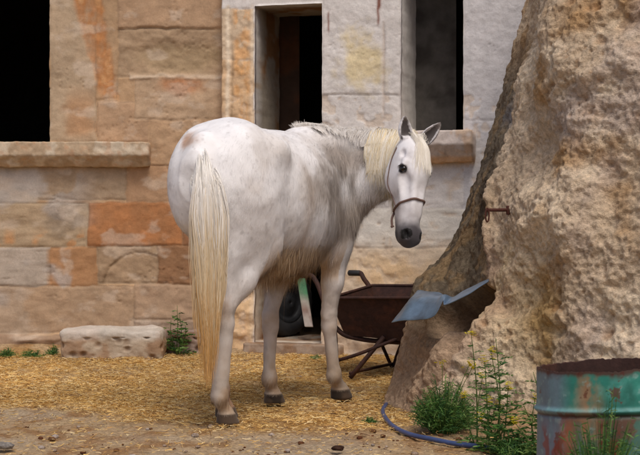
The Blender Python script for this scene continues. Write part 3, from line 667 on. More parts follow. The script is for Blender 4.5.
# ---------------------------------------------------------------- wheelbarrow
Nw = np.array([W(330, 299, 9.0)[0], 9.0, 0.]); ea = np.array([.87, -.493, 0]); eb = np.array([.493, .87, 0])
bw = empty('wheelbarrow', (Nw[0], Nw[1], 0)); tag(bw, 'rusty brown wheelbarrow with a deep steel tray behind the horse\'s foreleg', 'wheelbarrow')
def B(a, b, z): return Nw+ea*a+eb*b+np.array([0, 0, z])
top = [B(0, 0, .478), B(0, .56, .53), B(.72, .54, .545), B(.80, .02, .50)]
bot = [B(.05, .10, .245), B(.10, .44, .25), B(.52, .42, .235), B(.50, .12, .225)]
def tray(n=14):
    mb = MB(); tp = np.array(top); bt = np.array(bot)
    def quad(a, b, c, d, inset=0):
        u, v = np.meshgrid(np.linspace(0, 1, n), np.linspace(0, 1, n), indexing='ij'); u = u[..., None]; v = v[..., None]
        p = (a*(1-u)+b*u)*(1-v)+(d*(1-u)+c*u)*v; p = p+.004*P3(fbm(p*9, 3, 411), fbm(p*9, 3, 412), fbm(p*9, 3, 413)); return p.reshape(-1, 3)
    cen = (tp.mean(0)+bt.mean(0))/2
    for k in range(4):
        a, b = tp[k], tp[(k+1) % 4]; c, d = bt[(k+1) % 4], bt[k]; mb.add(quad(a, b, c, d), grid_faces(n, n))
        i_ = lambda p: p+(cen-p)*np.array([.012, .012, 0.])
        mb.add(quad(i_(a), i_(b), i_(c)+[0, 0, .006], i_(d)+[0, 0, .006]), grid_faces(n, n)[:, ::-1])
    mb.add(quad(*bt), grid_faces(n, n)); mb.add(quad(*(bt+[0, 0, .006])), grid_faces(n, n)[:, ::-1]); return mb
tr = tray().build('tray', M['rust'], bw, smooth=False)
mb = MB()
rp = np.vstack([np.linspace(top[k], top[(k+1) % 4], 14)[:-1] for k in range(4)]+[top[0]]); mb.add(*tube(rp+[0, 0, .003], .010, 8)[:2]); mb.build('rim', M['rust'], bw)
def pipe(name, pts, r, n=30, m='rust'):
    V_, Q_, T_ = tube(smooth_path(pts, n), r, 10); return part(name, V_, [Q_, T_], M[m], bw)
h1 = W(299, 275, 9.35); h2 = W(353, 273, 9.72)
hn = pipe('handle', [h1+ea*.03, h1+ea*.12+[0, 0, -.03], B(-.02, .10, .30), B(.15, .13, .225), B(.55, .2, .21), B(.95, .27, .19)], .015, 50)
hf = pipe('handle', [h2, h2+ea*.055+[0, 0, 0], W(364, 279, 9.66), W(371, 290, 9.62), B(.06, .52, .36), B(.15, .42, .23), B(.55, .36, .215), B(.95, .32, .19)], .016, 60)
for h in (h1, h2):
    V_, Q_, T_ = tube([h-ea*.035, h-ea*.028, h+ea*.05, h+ea*.055], [.012, .0195, .0195, .016], 12); part('grip', V_, [Q_, T_], M['rubber'], bw)
pipe('leg', [B(.32, .10, .25), B(.15, -.02, 0)], .014, 4); pipe('leg', [B(.02, .03, .30), B(.035, .02, .15), B(.05, .0, .0)], .011, 12)
pipe('leg', [B(.32, .42, .25), B(.22, .50, .12), B(.17, .52, 0)], .014, 8); pipe('leg', [B(.10, .42, .25), B(.17, .52, 0)], .011, 4)
pipe('brace', [B(.40, .12, .24), B(.2, .03, .15), B(.05, .01, .10)], .011, 10); pipe('brace', [B(.15, -.02, .03), B(.17, .52, .04)], .009, 4)
wc = B(.98, .30, .19)
def wheel(parent, c, ax, R, w, fork=None):
    ax = np.array(ax)/np.linalg.norm(ax); u = np.array([0, 0, 1.]); v = np.cross(ax, u)
    th = np.linspace(0, 2*math.pi, 49)[:-1]; ph = np.linspace(0, 2*math.pi, 17)[:-1]
    rr = R-w*.5; T, Pp = np.meshgrid(th, ph, indexing='ij')
    rad = rr+w*.5*np.cos(Pp)*1.0+.006*(np.cos(T*24) > 0)*(np.cos(Pp) > .5); la = w*.5*np.sin(Pp)
    p = c+(u*np.cos(T)[..., None]+v*np.sin(T)[..., None])*rad[..., None]+ax*la[..., None]
    i = np.arange(48)[:, None]; j = np.arange(16)[None]; Q = np.stack([i*16+j, ((i+1) % 48)*16+j, ((i+1) % 48)*16+(j+1) % 16, i*16+(j+1) % 16], -1).reshape(-1, 4)
    ty = part('tyre', p.reshape(-1, 3), Q, M['rubber'], parent)
    prof = [(-w*.38, rr-w*.35), (-w*.42, rr-w*.45), (-w*.2, rr-w*.62), (-w*.08, rr*.55), (-w*.15, rr*.3), (-w*.4, rr*.22), (-w*.42, 0.001), (w*.42, 0.001), (w*.4, rr*.22), (w*.1, rr*.5), (w*.2, rr-w*.6), (w*.42, rr-w*.45), (w*.38, rr-w*.35)]
    pr = np.array(prof); m = len(pr)
    p = c+(u*np.cos(th)[:, None, None]+v*np.sin(th)[:, None, None])*pr[None, :, 1:2]+ax*pr[None, :, 0:1]
    V_ = p.reshape(-1, 3)-np.array(parent.location); return mesh_obj('rim', V_, grid_faces(48, m, wrap=True), M['rim'], ty)
we = wheel(bw, wc, eb, .19, .08)
# ---------------------------------------------------------------- wheel and board inside the doorway
wi = empty('spare_wheel', tuple(W(283, 341, 10.85)*np.array([1, 1, 0])+np.array([0, 0, .09]))); tag(wi, 'black tyred wheel standing in the doorway behind the horse\'s legs', 'wheel')
wheel(wi, W(286, 312, 10.85)*np.array([1, 1, 0])+np.array([0, 0, .09+.245]), (.72, -.7, .04), .25, .12)
a = W(301, 277, 10.62); b = W(309, 327, 10.50); mb = MB(); d = a-b; L0 = np.linalg.norm(d)
n_ = 30; g_ = []
V_, Q_ = box((a+b)/2, d, (.8, -.25, 0), np.cross(d, (.8, -.25, 0)), (L0, .062, .02), bev=.004)
f_ = ((V_-b)@d)/L0**2; cc = mix(np.broadcast_to(sr(176, 166, 158), V_.shape), sr(80, 130, 96), sstep(.45, .7, f_+.2*fbm(V_*14, 3, 421))); cc = mix(cc, sr(120, 70, 50), sstep(.15, .4, fbm(V_*20, 3, 422))*.6)
tag(mesh_obj('painted_board', V_, Q_, M['plank'], col=cc), 'worn white and green painted board leaning in the doorway', 'board')

# ---------------------------------------------------------------- half drum
dc = np.array([W(622, 300, 5.05)[0], 5.05, 0.]); R0 = .29; Hh = .487
dr = empty('steel_drum', tuple(dc)); tag(dr, 'cut down green painted steel drum, rust streaked with a ragged rim', 'drum')
nt = 560; zs = np.concatenate([np.linspace(-.02, .30, 90), np.linspace(.303, .37, 36), np.linspace(.373, Hh, 44)]); th = np.arange(nt)/nt*2*math.pi
T, Zz = np.meshgrid(th, zs, indexing='ij')
rib = .009*np.exp(-((Zz-.352)/.009)**2)-.004*np.exp(-((Zz-.335)/.006)**2)+.009*np.exp(-((Zz-.10)/.009)**2)
dent = .006*fbm(P3(np.cos(T)*2, np.sin(T)*2, Zz*4), 3, 431)
jag = .005*fbm(P3(np.cos(T)*4, np.sin(T)*4, 0*T), 3, 432)+.004*fbm(P3(np.cos(T)*30, np.sin(T)*30, 0*T), 4, 433)
jag = jag-.010*sstep(.6, 1, np.cos(T-math.radians(235)))
frac = np.clip((Zz-.373)/(Hh-.373), 0, 1); Z2 = Zz+(jag+.006)*frac
tilt = np.cos(T)*R0*.05-np.sin(T)*R0*.055
def drumpts(r): 
    return dc+P3(r*np.cos(T), r*np.sin(T), Z2+tilt*np.clip(Zz/.3, 0, 1))
Po = drumpts(R0+rib+dent); ang = (T % (2*math.pi))
# rust
q = P3(np.cos(T)*R0, np.sin(T)*R0, Zz); n1 = fbm(q*np.array([10, 10, 3.2]), 6, 434); n2 = fbm(q*26, 6, 435)
c = np.broadcast_to(sr(44, 124, 110), q.shape).copy(); c = mix(c, sr(80, 150, 140), sstep(-.1, .3, n2)*.6)
c = mix(c, sr(30, 70, 62), sstep(.0, .3, n1)*.5)
fx = q[..., 0]
lo_ = sstep(.345, .32, Zz)
c = mix(c, sr(86, 92, 82), lo_*.55); c = mix(c, sr(104, 54, 38), lo_*sstep(.0, .14, n1+.35*n2)*.7)
left_ = sstep(-.20, -.25, fx); c = mix(c, sr(112, 124, 140), left_*.75)
strk = np.exp(-((fx+.16+.02*n2)/.035)**2)*(q[..., 1] < 0); c = mix(c, sr(158, 112, 76), strk*.8*sstep(-.3, .1, n1+.6*n2)); c = mix(c, sr(92, 48, 34), sstep(.32, .36, n2+.3*n1)*.8); c = mix(c, sr(150, 178, 172), sstep(.34, .42, fbm(q*34+9, 5, 436))*.35); 
strk = np.exp(-((fx+.215+.01*n2)/.02)**2)*(q[..., 1] < 0)*sstep(.38, .3, Zz); c = mix(c, sr(150, 84, 54), strk*.8)
c = mix(c, sr(124, 50, 34), sstep(.2, .3, n1+.3*n2)*sstep(.32, .26, Zz)*.75)
c = mix(c, sr(104, 158, 158), np.exp(-((Zz-.356)/.008)**2)*.7*(.6+n2)); c = mix(c, sr(60, 34, 28), np.exp(-((Zz-.337)/.006)**2)*.8)
c = mix(c, sr(74, 36, 28), np.clip(np.exp(-((Zz-Hh)/.006)**2)+.9*sstep(Hh-.03, Hh, Zz+.03*n2), 0, 1)*.9)
Vo = Po.reshape(-1, 3)
part('wall', Vo, grid_faces(nt, len(zs), wrap=True), M['drum'], dr, col=c.reshape(-1, 3))
Pi = drumpts(R0-.006+rib+dent); nz_ = len(zs)
Vi = np.concatenate([Po[:, -1], Pi.reshape(-1, 3)]); Qi = grid_faces(nt, nz_, wrap=True, off=nt)[:, ::-1]
a_ = np.arange(nt); b_ = (a_+1) % nt; Qt = np.stack([a_, b_, nt+b_*nz_+nz_-1, nt+a_*nz_+nz_-1], -1)
part('lining', Vi, np.concatenate([Qi, Qt]), M['rust'], dr)
mb = MB(); v, q_ = P3(np.outer(np.cos(th), np.linspace(0, R0-.012, 8))+dc[0], np.outer(np.sin(th), np.linspace(0, R0-.012, 8))+dc[1], .02+0*np.outer(th, np.ones(8))).reshape(-1, 3), grid_faces(nt, 8, wrap=True)
mb.add(v, q_); mb.build('base', M['rust'], dr)

# ---------------------------------------------------------------- hose
def G0(px, py): 
    Yg = CZ*F/(py-HZ); x = (px-CX)/F*Yg; return np.array([x, Yg, float(ground_h(np.array(x), np.array(Yg)))+.018])
hp = [G0(394, 399), G0(387, 404), G0(383, 410), G0(385, 419), G0(394, 428), G0(410, 435), G0(430, 440), G0(455, 444.5), G0(480, 447), G0(505, 450), G0(530, 452), G0(560, 453), G0(620, 456)]
V_, Q_, T_ = tube(smooth_path(hp, 240), .0112, 12); tag(mesh_obj('hose', V_, [Q_, T_], M['hose']), 'blue rubber hose curling along the foot of the rock', 'hose')

# ---------------------------------------------------------------- plants
def leafset(c, d, L, wd, n, cols, droop=.3, seed=0):
    """pinnate leaf: a midrib with narrow leaflets both sides -> ribbons"""
    r = np.random.default_rng(seed); P_ = []; Wd = []; Cc = []
    d = np.array(d, dtype=float); d /= np.linalg.norm(d); s = np.cross(d, (0, 0, 1)); s /= np.linalg.norm(s)+1e-6
    for k in range(n):
        f = (k+1)/n; b = np.array(c)+d*L*f+np.array([0, 0, -droop*L*f*f]); l = L*.42*(1-abs(f-.5)*.9)
        for sg in ((-1, 1) if k < n-1 else (0,)):
            dd = d*.7+s*sg*.9+np.array([0, 0, r.normal(0, .15)]); dd /= np.linalg.norm(dd)
            P_.append([b, b+dd*l*.5, b+dd*l+np.array([0, 0, -.1*l])]); Wd.append([wd*.5, wd, wd*.15]); Cc.append(cols[r.integers(len(cols))])
    P_.append([c, np.array(c)+d*L*.5+np.array([0, 0, -droop*L*.25]), np.array(c)+d*L+np.array([0, 0, -droop*L])]); Wd.append([.003, .002, .001]); Cc.append(cols[0])
    return P_, Wd, Cc
GREENS = [sr(66, 104, 50), sr(86, 124, 58), sr(50, 86, 46), sr(112, 138, 74)]
def plant(name, base, stems, label, cat, group=None, leaf=.07, wd=.009, nleaf=12, yellow=0, seed=0, nl=4, spread=.1):
    r = np.random.default_rng(seed); o = empty(name, tuple(base)); tag(o, label, cat, group)
    mbs = MB(); P_, Wd, Cc = [], [], []; fl = MB(); tips = []
    for (dx, dy, h) in stems:
        b = np.array(base)+np.array([r.normal(0, .02), r.normal(0, .02), -.02]); t_ = np.array(base)+np.array([dx, dy, h])
        mid = (b+t_)/2+np.array([r.normal(0, .015), r.normal(0, .015), .02]); sp = smooth_path([b, mid, t_], 16)
        V_, Q_, T_ = tube(sp, np.linspace(.0042, .0015, 16), 6); mbs.add(V_, Q_, T_, col=sr(84, 104, 52)); tips.append(t_)
        nn = max(3, int(nleaf*h/.3))
        for k in range(nn):
            f = .06+.9*k/nn; p = sp[int(f*15)]; a = k*2.4+r.uniform(0, 1); L = leaf*(1.15-.75*f)*r.uniform(.7, 1.25)
            d = np.array([math.cos(a), math.sin(a), r.uniform(.1, .7)])
            x = leafset(p, d, L, wd*(1.1-.5*f), nl, GREENS, r.uniform(.1, .5), r.integers(9999)); P_ += x[0]; Wd += x[1]; Cc += x[2]
    P_ = np.array(P_); Wd = np.array(Wd); Cc = np.array(Cc)
    V_, Q, cc = ribbons(P_, Wd, Cc, seed=seed)
    mbs.build('stem', M['plant'], o, usecol=True); part('leaves', V_, Q, M['plant'], o, col=cc)
    for t_ in tips:
        if yellow and r.random() < yellow:
            m2 = MB()
            for k in range(14):
                c = t_+r.normal(0, .0095, 3); 
                for q in range(4):
                    a = q*math.pi/2+r.uniform(0, .6); d = np.array([math.cos(a), math.sin(a)*.6, .35])*.011; s_ = np.cross(d, [0, 0, 1])*.5
                    m2.add([c, c+d*.6+s_, c+d*1.2, c+d*.6-s_], Q=[[0, 1, 2, 3]], col=sr(206, 190, 40))
            m2.build('flower_head', M['plant'], o, usecol=True)
    return o
def at(px, py, zoff=0): p = G0(px, py); p[2] -= .02; return p
plant('mustard_weed', at(496, 450), [(0.0, 0, .50), (-.045, .02, .40), (.05, -.02, .30), (-.02, .0, .44), (.02, .04, .22), (.07, 0, .16), (-.07, 0, .16)], 'tall yellow flowered weed between the bushy clump and the drum', 'weed', 'yellow flowered weeds by the rock', yellow=.85, seed=11, leaf=.11, nleaf=19)
plant('mustard_weed', at(478, 442), [(-.03, 0, .50), (.02, .0, .30), (-.06, 0, .22), (.05, 0, .2)], 'spindly yellow flowered weed rising from the bushy clump', 'weed', 'yellow flowered weeds by the rock', yellow=.8, seed=12, leaf=.075, wd=.008, nleaf=13)
plant('mustard_weed', at(536, 453), [(-.01, 0, .36), (.03, 0, .30), (-.05, .0, .22), (-.09, 0, .15), (.0, .02, .25), (.04, -.03, .2)], 'leafy yellow tipped weed right beside the drum', 'weed', 'yellow flowered weeds by the rock', yellow=.5, seed=13, leaf=.10, nleaf=18)
# feathery clump
def clump(name, base, n, rad, h, label, seed, cat='weed', tipy=0):
    r = np.random.default_rng(seed); o = empty(name, tuple(base)); tag(o, label, cat); ths = r.uniform(0, 2*math.pi, n)
    rr = rad*np.sqrt(r.random(n)); hh = h*(1-.6*(rr/rad)**1.5)*r.uniform(.25, 1.15, n)
    b = np.array(base)+np.stack([rr*.35*np.cos(ths), rr*.35*np.sin(ths), 0*rr], -1); t_ = np.array(base)+np.stack([rr*np.cos(ths), rr*np.sin(ths), hh], -1)
    m_ = (b+t_)/2+np.array([0, 0, 1.])*(.18*hh)[:, None]; paths = np.stack([b, (b+m_)/2+[0, 0, .01], m_, (m_+t_)/2+[0, 0, .008], t_], 1)
    cc = np.array(GREENS)[r.integers(0, 4, n)]*r.uniform(.75, 1.15, (n, 1))
    # side leaflets
    ps = [paths]; cs = [cc]
    for k in range(5):
        f = r.uniform(.35, 1, n); idx = np.clip((f*4).astype(int), 0, 3); p = paths[np.arange(n), idx]+(paths[np.arange(n), idx+1]-paths[np.arange(n), idx])*(f*4-idx)[:, None]
        d = r.normal(size=(n, 3))*[1, 1, .6]+[0, 0, .4]; d /= np.linalg.norm(d, axis=1)[:, None]; l = r.uniform(.012, .035, n)[:, None]
        ps.append(np.stack([p, p+d*l*.25, p+d*l*.5, p+d*l*.75-[0, 0, .002], p+d*l-[0, 0, .004]], 1)); cs.append(cc*r.uniform(.8, 1.2, (n, 1)))
    paths = np.concatenate(ps); cc = np.concatenate(cs); wd = np.tile(np.array([.0025, .0035, .0035, .0028, .001]), (len(paths), 1))
    V_, Q, c3 = ribbons(paths, wd, cc, seed=seed); part('leaves', V_, Q, M['plant'], o, col=c3)
    for k in range(tipy):
        t2 = np.array(base)+np.array([r.uniform(-1, 1)*rad*.8, r.uniform(-.5, .3)*rad, h*r.uniform(1.0, 1.25)]); m2 = MB(); V_, Q_, T_ = tube(smooth_path([np.array(base), (np.array(base)+t2)/2+[0, 0, .02], t2], 10), .0016, 5); m2.add(V_, Q_, T_, col=sr(90, 110, 50))
        for q in range(26):
            c = t2+r.normal(0, .008, 3); d = r.normal(size=3)*.006; s_ = np.cross(d, [0, .3, 1])*.8; m2.add([c, c+d*.6+s_, c+d*1.2, c+d*.6-s_], Q=[[0, 1, 2, 3]], col=sr(206, 190, 44))
        m2.build('flower_head', M['plant'], o, usecol=True)
    return o
clump('bushy_weed', at(444, 430), 620, .165, .27, 'dense feathery green weed clump behind the blue hose', 21, tipy=3)
clump('bushy_weed', at(515, 452), 260, .12, .10, 'low sprawling green weed under the tall yellow flowered one', 22)
db = np.array([W(602, 440, 4.66)[0], 4.66, .0])
clump('feathery_weed', db, 420, .17, .44, 'wispy dark green weed growing in front of the drum', 23)
clump('grass_tuft', at(32, 360), 110, .10, .07, 'small green grass tuft at the wall foot left of the stone block', 24, cat='grass tuft')
clump('grass_tuft', at(52, 358), 60, .05, .09, 'thin grass tuft touching the left end of the stone block', 27, cat='grass tuft')
clump('grass_tuft', at(6, 359), 70, .07, .07, 'small grass tuft by the wall at the far left edge', 25, cat='grass tuft')
clump('grass_tuft', at(316, 362), 50, .05, .05, 'tiny green sprig between the horse\'s forelegs', 26, cat='grass tuft')
clump('grass_tuft', at(370, 422), 40, .03, .035, 'tiny green sprig on bare dirt left of the hose bend', 28, cat='grass tuft')
clump('grass_tuft', at(392, 402), 80, .04, .06, 'grass sprig growing where the hose meets the rock', 29, cat='grass tuft')
wb = at(177, 357); wb[2] += .02
plant('wall_weed', wb, [(0, 0, .34), (-.04, -.02, .24), (.06, -.02, .20), (.1, -.03, .12), (-.1, -.03, .12), (.02, -.04, .28)], 'upright leafy green weed at the wall beside the horse\'s tail', 'weed', seed=31, leaf=.10, wd=.014, nleaf=14)
# ================================================================ the horse
TH = math.radians(26); FW = np.array([math.sin(TH), math.cos(TH), 0]); RT = np.array([math.cos(TH), -math.sin(TH), 0]); UP = np.array([0, 0, 1.])
T0 = np.array([-.565, 6.85, 0.])
def H(f, r, z): return T0+FW*f+RT*r+UP*z
RES = .0066
lo_b = np.array([-1.02, 6.55, -.01]); hi_b = np.array([.82, 8.35, 1.66]); nn = np.ceil((hi_b-lo_b)/RES).astype(int)
GXs = [lo_b[a]+RES*np.arange(nn[a]) for a in range(3)]
FLD = np.full(tuple(nn), .25, dtype=np.float32)
def sub(lo, hi):
    i0 = np.clip(((np.array(lo)-lo_b)/RES).astype(int), 0, nn-1); i1 = np.clip(((np.array(hi)-lo_b)/RES).astype(int)+2, 1, nn)
    sl = tuple(slice(a, b) for a, b in zip(i0, i1))
    g = np.stack(np.meshgrid(*[GXs[a][sl[a]] for a in range(3)], indexing='ij'), -1).astype(np.float32); return sl, g
def blend(sl, d, k, neg=False):
    f = FLD[sl]
    if neg: d = -d; h = np.clip(.5-.5*(d-f)/k*-1*-1, 0, 1) if False else None; FLD[sl] = -smin_(-f, -d, k); return
    FLD[sl] = smin_(f, d, k)
def smin_(a, b, k):
    h = np.maximum(k-np.abs(a-b), 0)/k; return np.minimum(a, b)-h*h*k*.25
def cap(a, b, ra, rb, k=.03, sq=None, cut=False):
    """tapered capsule; sq=(axis, factor) squashes it along a direction (factor >1 makes it thinner)"""
    a = np.array(a, float); b = np.array(b, float); R = max(ra, rb)+k+.02; sl, g = sub(np.minimum(a, b)-R, np.maximum(a, b)+R)
    pa = g-a.astype(np.float32); ba = (b-a).astype(np.float32); h = np.clip((pa@ba)/(ba@ba+1e-9), 0, 1)
    q = pa-h[..., None]*ba
    if sq is not None:
        s = np.array(sq[0], dtype=np.float32); s /= np.linalg.norm(s); c = q@s; q = q+(c*(sq[1]-1))[..., None]*s
    d = np.linalg.norm(q, axis=-1)-(ra+(rb-ra)*h)
    if sq is not None and sq[1] > 1: d = d/ (1+.5*(sq[1]-1))
    if cut: FLD[sl] = -smin_(-FLD[sl], d.astype(np.float32), k)
    else: FLD[sl] = smin_(FLD[sl], d.astype(np.float32), k)
def ell(c, axes, rad, k=.04, cut=False):
    c = np.array(c, float); A = np.array(axes, float); A /= np.linalg.norm(A, axis=1)[:, None]; R = max(rad)+k+.02
    sl, g = sub(c-R, c+R); q = (g-c.astype(np.float32))@A.T.astype(np.float32); rad = np.array(rad, dtype=np.float32)
    k0 = np.linalg.norm(q/rad, axis=-1); k1 = np.linalg.norm(q/(rad*rad), axis=-1)+1e-9; d = k0*(k0-1)/k1
    if cut: FLD[sl] = -smin_(-FLD[sl], d.astype(np.float32), k)
    else: FLD[sl] = smin_(FLD[sl], d.astype(np.float32), k)
BA = (FW, RT, UP)
# trunk: lofted ellipses along the body
fs = np.array([-.02, .05, .15, .28, .45, .62, .80, 1.0, 1.15, 1.30, 1.40, 1.46])
zc = np.array([1.17, 1.165, 1.16, 1.155, 1.11, 1.062, 1.047, 1.06, 1.09, 1.09, 1.06, 1.04])
hh = np.array([.09, .16, .24, .285, .32, .366, .380, .368, .335, .28, .20, .10])
ww = np.array([.06, .13, .195, .24, .255, .27, .28, .26, .235, .20, .15, .07])
sl, g = sub(lo_b, hi_b); q = g-T0.astype(np.float32); f = q@FW.astype(np.float32); r = q@RT.astype(np.float32); z = q[..., 2]
C_ = np.interp(f, fs, zc).astype(np.float32); Hh_ = np.interp(f, fs, hh).astype(np.float32); Ww = np.interp(f, fs, ww).astype(np.float32)
k0 = np.sqrt((r/Ww)**2+((z-C_)/Hh_)**2); d = (k0-1)*np.minimum(Hh_, Ww)*.95
d = np.maximum(d, np.maximum(-.03-f, f-1.47)+.0); d = np.where(f < -.02, np.maximum(d, -.02-f), d)
FLD[...] = np.minimum(FLD, d.astype(np.float32)); del g, q, f, r, z, C_, Hh_, Ww, k0, d
ell(H(.21, .125, 1.16), BA, (.20, .125, .25), .09); ell(H(.22, -.118, 1.17), BA, (.20, .125, .25), .09); ell(H(.10, .09, 1.10), BA, (.11, .085, .20), .08); ell(H(.10, -.09, 1.10), BA, (.11, .085, .20), .08)          # quarters
ell(H(.16, .085, .95), BA, (.13, .085, .22), .06); ell(H(.13, .062, .80), BA, (.09, .062, .20), .06); ell(H(.06, 0, 1.13), BA, (.09, .11, .20), .06); ell(H(.30, .0, 1.305), BA, (.20, .13, .13), .10); ell(H(.40, .20, 1.31), BA, (.07, .05, .05), .10); ell(H(.40, -.20, 1.31), BA, (.07, .05, .05), .10)                                                            # croup
cap(H(.05, 0, 1.325), H(.0, 0, 1.24), .045, .035, .09)                                                          # dock
cap(H(1.02, 0, 1.37), H(1.18, 0, 1.375), .06, .065, .08)                                                      # withers
ell(H(1.22, .13, 1.05), BA, (.16, .095, .26), .06); ell(H(1.22, -.13, 1.05), BA, (.16, .095, .26), .06)        # shoulders
ell(H(1.36, .07, .93), BA, (.10, .10, .12), .05); ell(H(1.36, -.07, .93), BA, (.10, .10, .12), .05)            # breast
# hind legs
def hind(s, st, hk, fe, ho, hip):
    ell((np.array(hip)+np.array(st))/2+UP*.02, (FW, RT, UP), (.17, .10, .24), .07)
    cap(hip, st, .145, .10, .06); m = np.array(st)*.5+np.array(hk)*.5
    cap(st, m+(np.array(hk)-m)*.0-FW*.01, .10, .066, .05, sq=(RT, 1.15)); cap(m-FW*.01, np.array(hk)+UP*.04, .074, .052, .03, sq=(RT, 1.08))
    cap(np.array(hk)+UP*.05-FW*.045, m+UP*.06-FW*.07, .015, .03, .04)                        # Achilles tendon
    cap(np.array(hk)+UP*.035, np.array(hk)-UP*.05, .054, .046, .02, sq=(RT, 1.1)); cap(np.array(hk)+UP*.055-FW*.052, np.array(hk)-FW*.036-UP*.04, .022, .020, .022)
    cap(np.array(hk)-UP*.05, fe, .048, .039, .02, sq=(RT, 1.10)); cap(np.array(hk)-UP*.05-FW*.018, np.array(fe)-FW*.016, .017, .02, .02)
    foot(fe, ho)
def foot(fe, ho):
    fe = np.array(fe); ho = np.array(ho); t = ho+UP*.055-FW*.015
    cap(fe, fe-UP*.012-FW*.008, .039, .037, .022); cap(fe-UP*.01, t, .031, .033, .02)
    cap(ho+UP*.050-FW*.012, ho+UP*.045-FW*.010, .041, .042, .012)
    # hoof: a cut cone
    sl, g = sub(ho-[.13, .13, .03], ho+[.13, .13, .12]); q = g-ho.astype(np.float32); zz_ = q[..., 2]; f = q@FW.astype(np.float32)+.38*zz_-.01; r = q@RT.astype(np.float32)
    R = .056-.20*zz_; d = np.sqrt((f/1.12)**2+r**2)-R; d = np.maximum(d, zz_-.054); d = np.maximum(d, -zz_-.002); FLD[sl] = smin_(FLD[sl], d.astype(np.float32), .006)
def fore(el, kn, fe, ho):
    el = np.array(el); kn = np.array(kn); fe = np.array(fe); m = el*.5+kn*.5
    cap(el+UP*.14, el, .11, .088, .06, sq=(RT, 1.2)); cap(el, m, .082, .058, .05); cap(el-FW*.05+UP*.05, el-FW*.05-UP*.06, .055, .035, .05)
    cap(m, kn+UP*.05, .056, .041, .03); cap(kn+UP*.035, kn-UP*.03, .043, .040, .018); cap(kn+FW*.012+UP*.01, kn+FW*.012-UP*.01, .038, .037, .015); cap(kn-FW*.028+UP*.02, kn-FW*.022, .020, .017, .015)
    cap(kn-UP*.035, fe, .039, .034, .022, sq=(RT, 1.1)); cap(kn-UP*.05-FW*.016, fe-FW*.018, .016, .020, .02); foot(fe, ho)
hip = H(.22, .13, 1.10)
hind(1, H(.37, .125, .84), H(.135, .060, .53), H(.14, .030, .145), H(.20, .038, .0), H(.24, .125, 1.08))
hind(-1, H(.50, -.155, .84), H(.33, -.09, .535), H(.34, -.078, .145), H(.39, -.078, .0), H(.26, -.125, 1.08))
fore(H(1.19, .145, .84), H(1.185, .105, .425), H(1.235, .11, .14), H(1.31, .115, .0))
fore(H(1.10, -.135, .84), H(.945, -.125, .425), H(.93, -.12, .14), H(.975, -.118, .0))
# neck, bent round to the right
side = np.array([.25, -.95, 0])
cap((-.06, 7.83, 1.365), (.14, 7.93, 1.375), .075, .065, .09); cap((.14, 7.93, 1.375), (.33, 7.86, 1.385), .065, .055, .06); cap((.33, 7.86, 1.385), (.475, 7.73, 1.365), .055, .058, .05)
cap((-.03, 7.9, 1.15), (.17, 7.95, 1.22), .19, .125, .10); cap((.17, 7.95, 1.22), (.34, 7.86, 1.27), .125, .095, .06); cap((.34, 7.86, 1.27), (.47, 7.72, 1.29), .095, .085, .05)
cap((.03, 7.96, 1.00), (.17, 7.96, 1.10), .15, .105, .09); cap((.17, 7.96, 1.10), (.33, 7.84, 1.165), .105, .075, .06); cap((.33, 7.84, 1.165), (.44, 7.72, 1.205), .075, .065, .05)
# head frame
HP = np.array([.502, 7.60, 1.395]); HM = np.array([.478, 7.42, .862]); ha = HM-HP; HL = np.linalg.norm(ha); ha /= HL
hn = np.array([.60, -.80, .2]); hn -= ha*hn.dot(ha); hn /= np.linalg.norm(hn); hl = np.cross(hn, ha); hl /= np.linalg.norm(hl)
if hl[0] > 0: hl = -hl
def K(s, t, w): return HP+ha*s+hl*t+hn*w       # s down the face, t to the horse's right, w out of the forehead
HA = (ha, hl, hn)
ell(K(.12, 0, -.045), HA, (.15, .088, .090), .03)
cap(K(.09, .0, -.02), K(.20, .0, -.01), .072, .072, .03)
cap(K(.18, .0, -.02), K(.50, 0, -.035), .066, .042, .03)                     # nasal ridge
cap(K(.22, 0, -.06), K(.48, 0, -.075), .068, .044, .03)
for t in (-1, 1):
    ell(K(.19, t*.048, -.105), HA, (.105, .032, .085), .04)                  # cheek
    cap(K(.155, t*.076, .006), K(.176, t*.088, -.002), .019, .014, .015); cap(K(.172, t*.086, .010), K(.170, t*.094, -.030), .008, .006, .010); cap(K(.212, t*.080, -.014), K(.206, t*.088, -.026), .010, .008, .015)     # brow
    cap(K(.21, t*.070, -.036), K(.37, t*.046, -.048), .015, .009, .018); ell(K(.27, t*.075, -.005), (ha, hl, hn), (.06, .022, .022), .03, cut=True); ell(K(.105, t*.080, -.012), (ha, hl, hn), (.02, .014, .014), .015, cut=True)       # facial crest
    ell(K(.525, t*.030, -.022), HA, (.040, .026, .028), .02)                 # nostril wings
    ell(K(.190, t*.102, -.010), HA, (.024, .018, .018), .010, cut=True)
ell(K(.52, 0, -.05), HA, (.058, .056, .054), .03); cap(K(.20, .034, .034), K(.42, .020, .004), .010, .008, .025); cap(K(.20, -.034, .034), K(.42, -.020, .004), .010, .008, .025)
ell(K(.545, 0, -.055), HA, (.038, .044, .036), .02)
ell(K(.515, 0, -.10), HA, (.042, .034, .028), .015)                          # lower lip and chin
cap(K(.30, 0, -.125), K(.49, 0, -.105), .034, .026, .035)                    # lower jaw
for t in (-1, 1):
    ell(K(.532, t*.049, -.010), (ha+hl*t*.2, hl, hn), (.022, .016, .011), .006, cut=True)
# mouth line
for t in (-1, 1): cap(K(.505, t*.046, -.088), K(.56, t*.014, -.082), .004, .004, .006, cut=True)
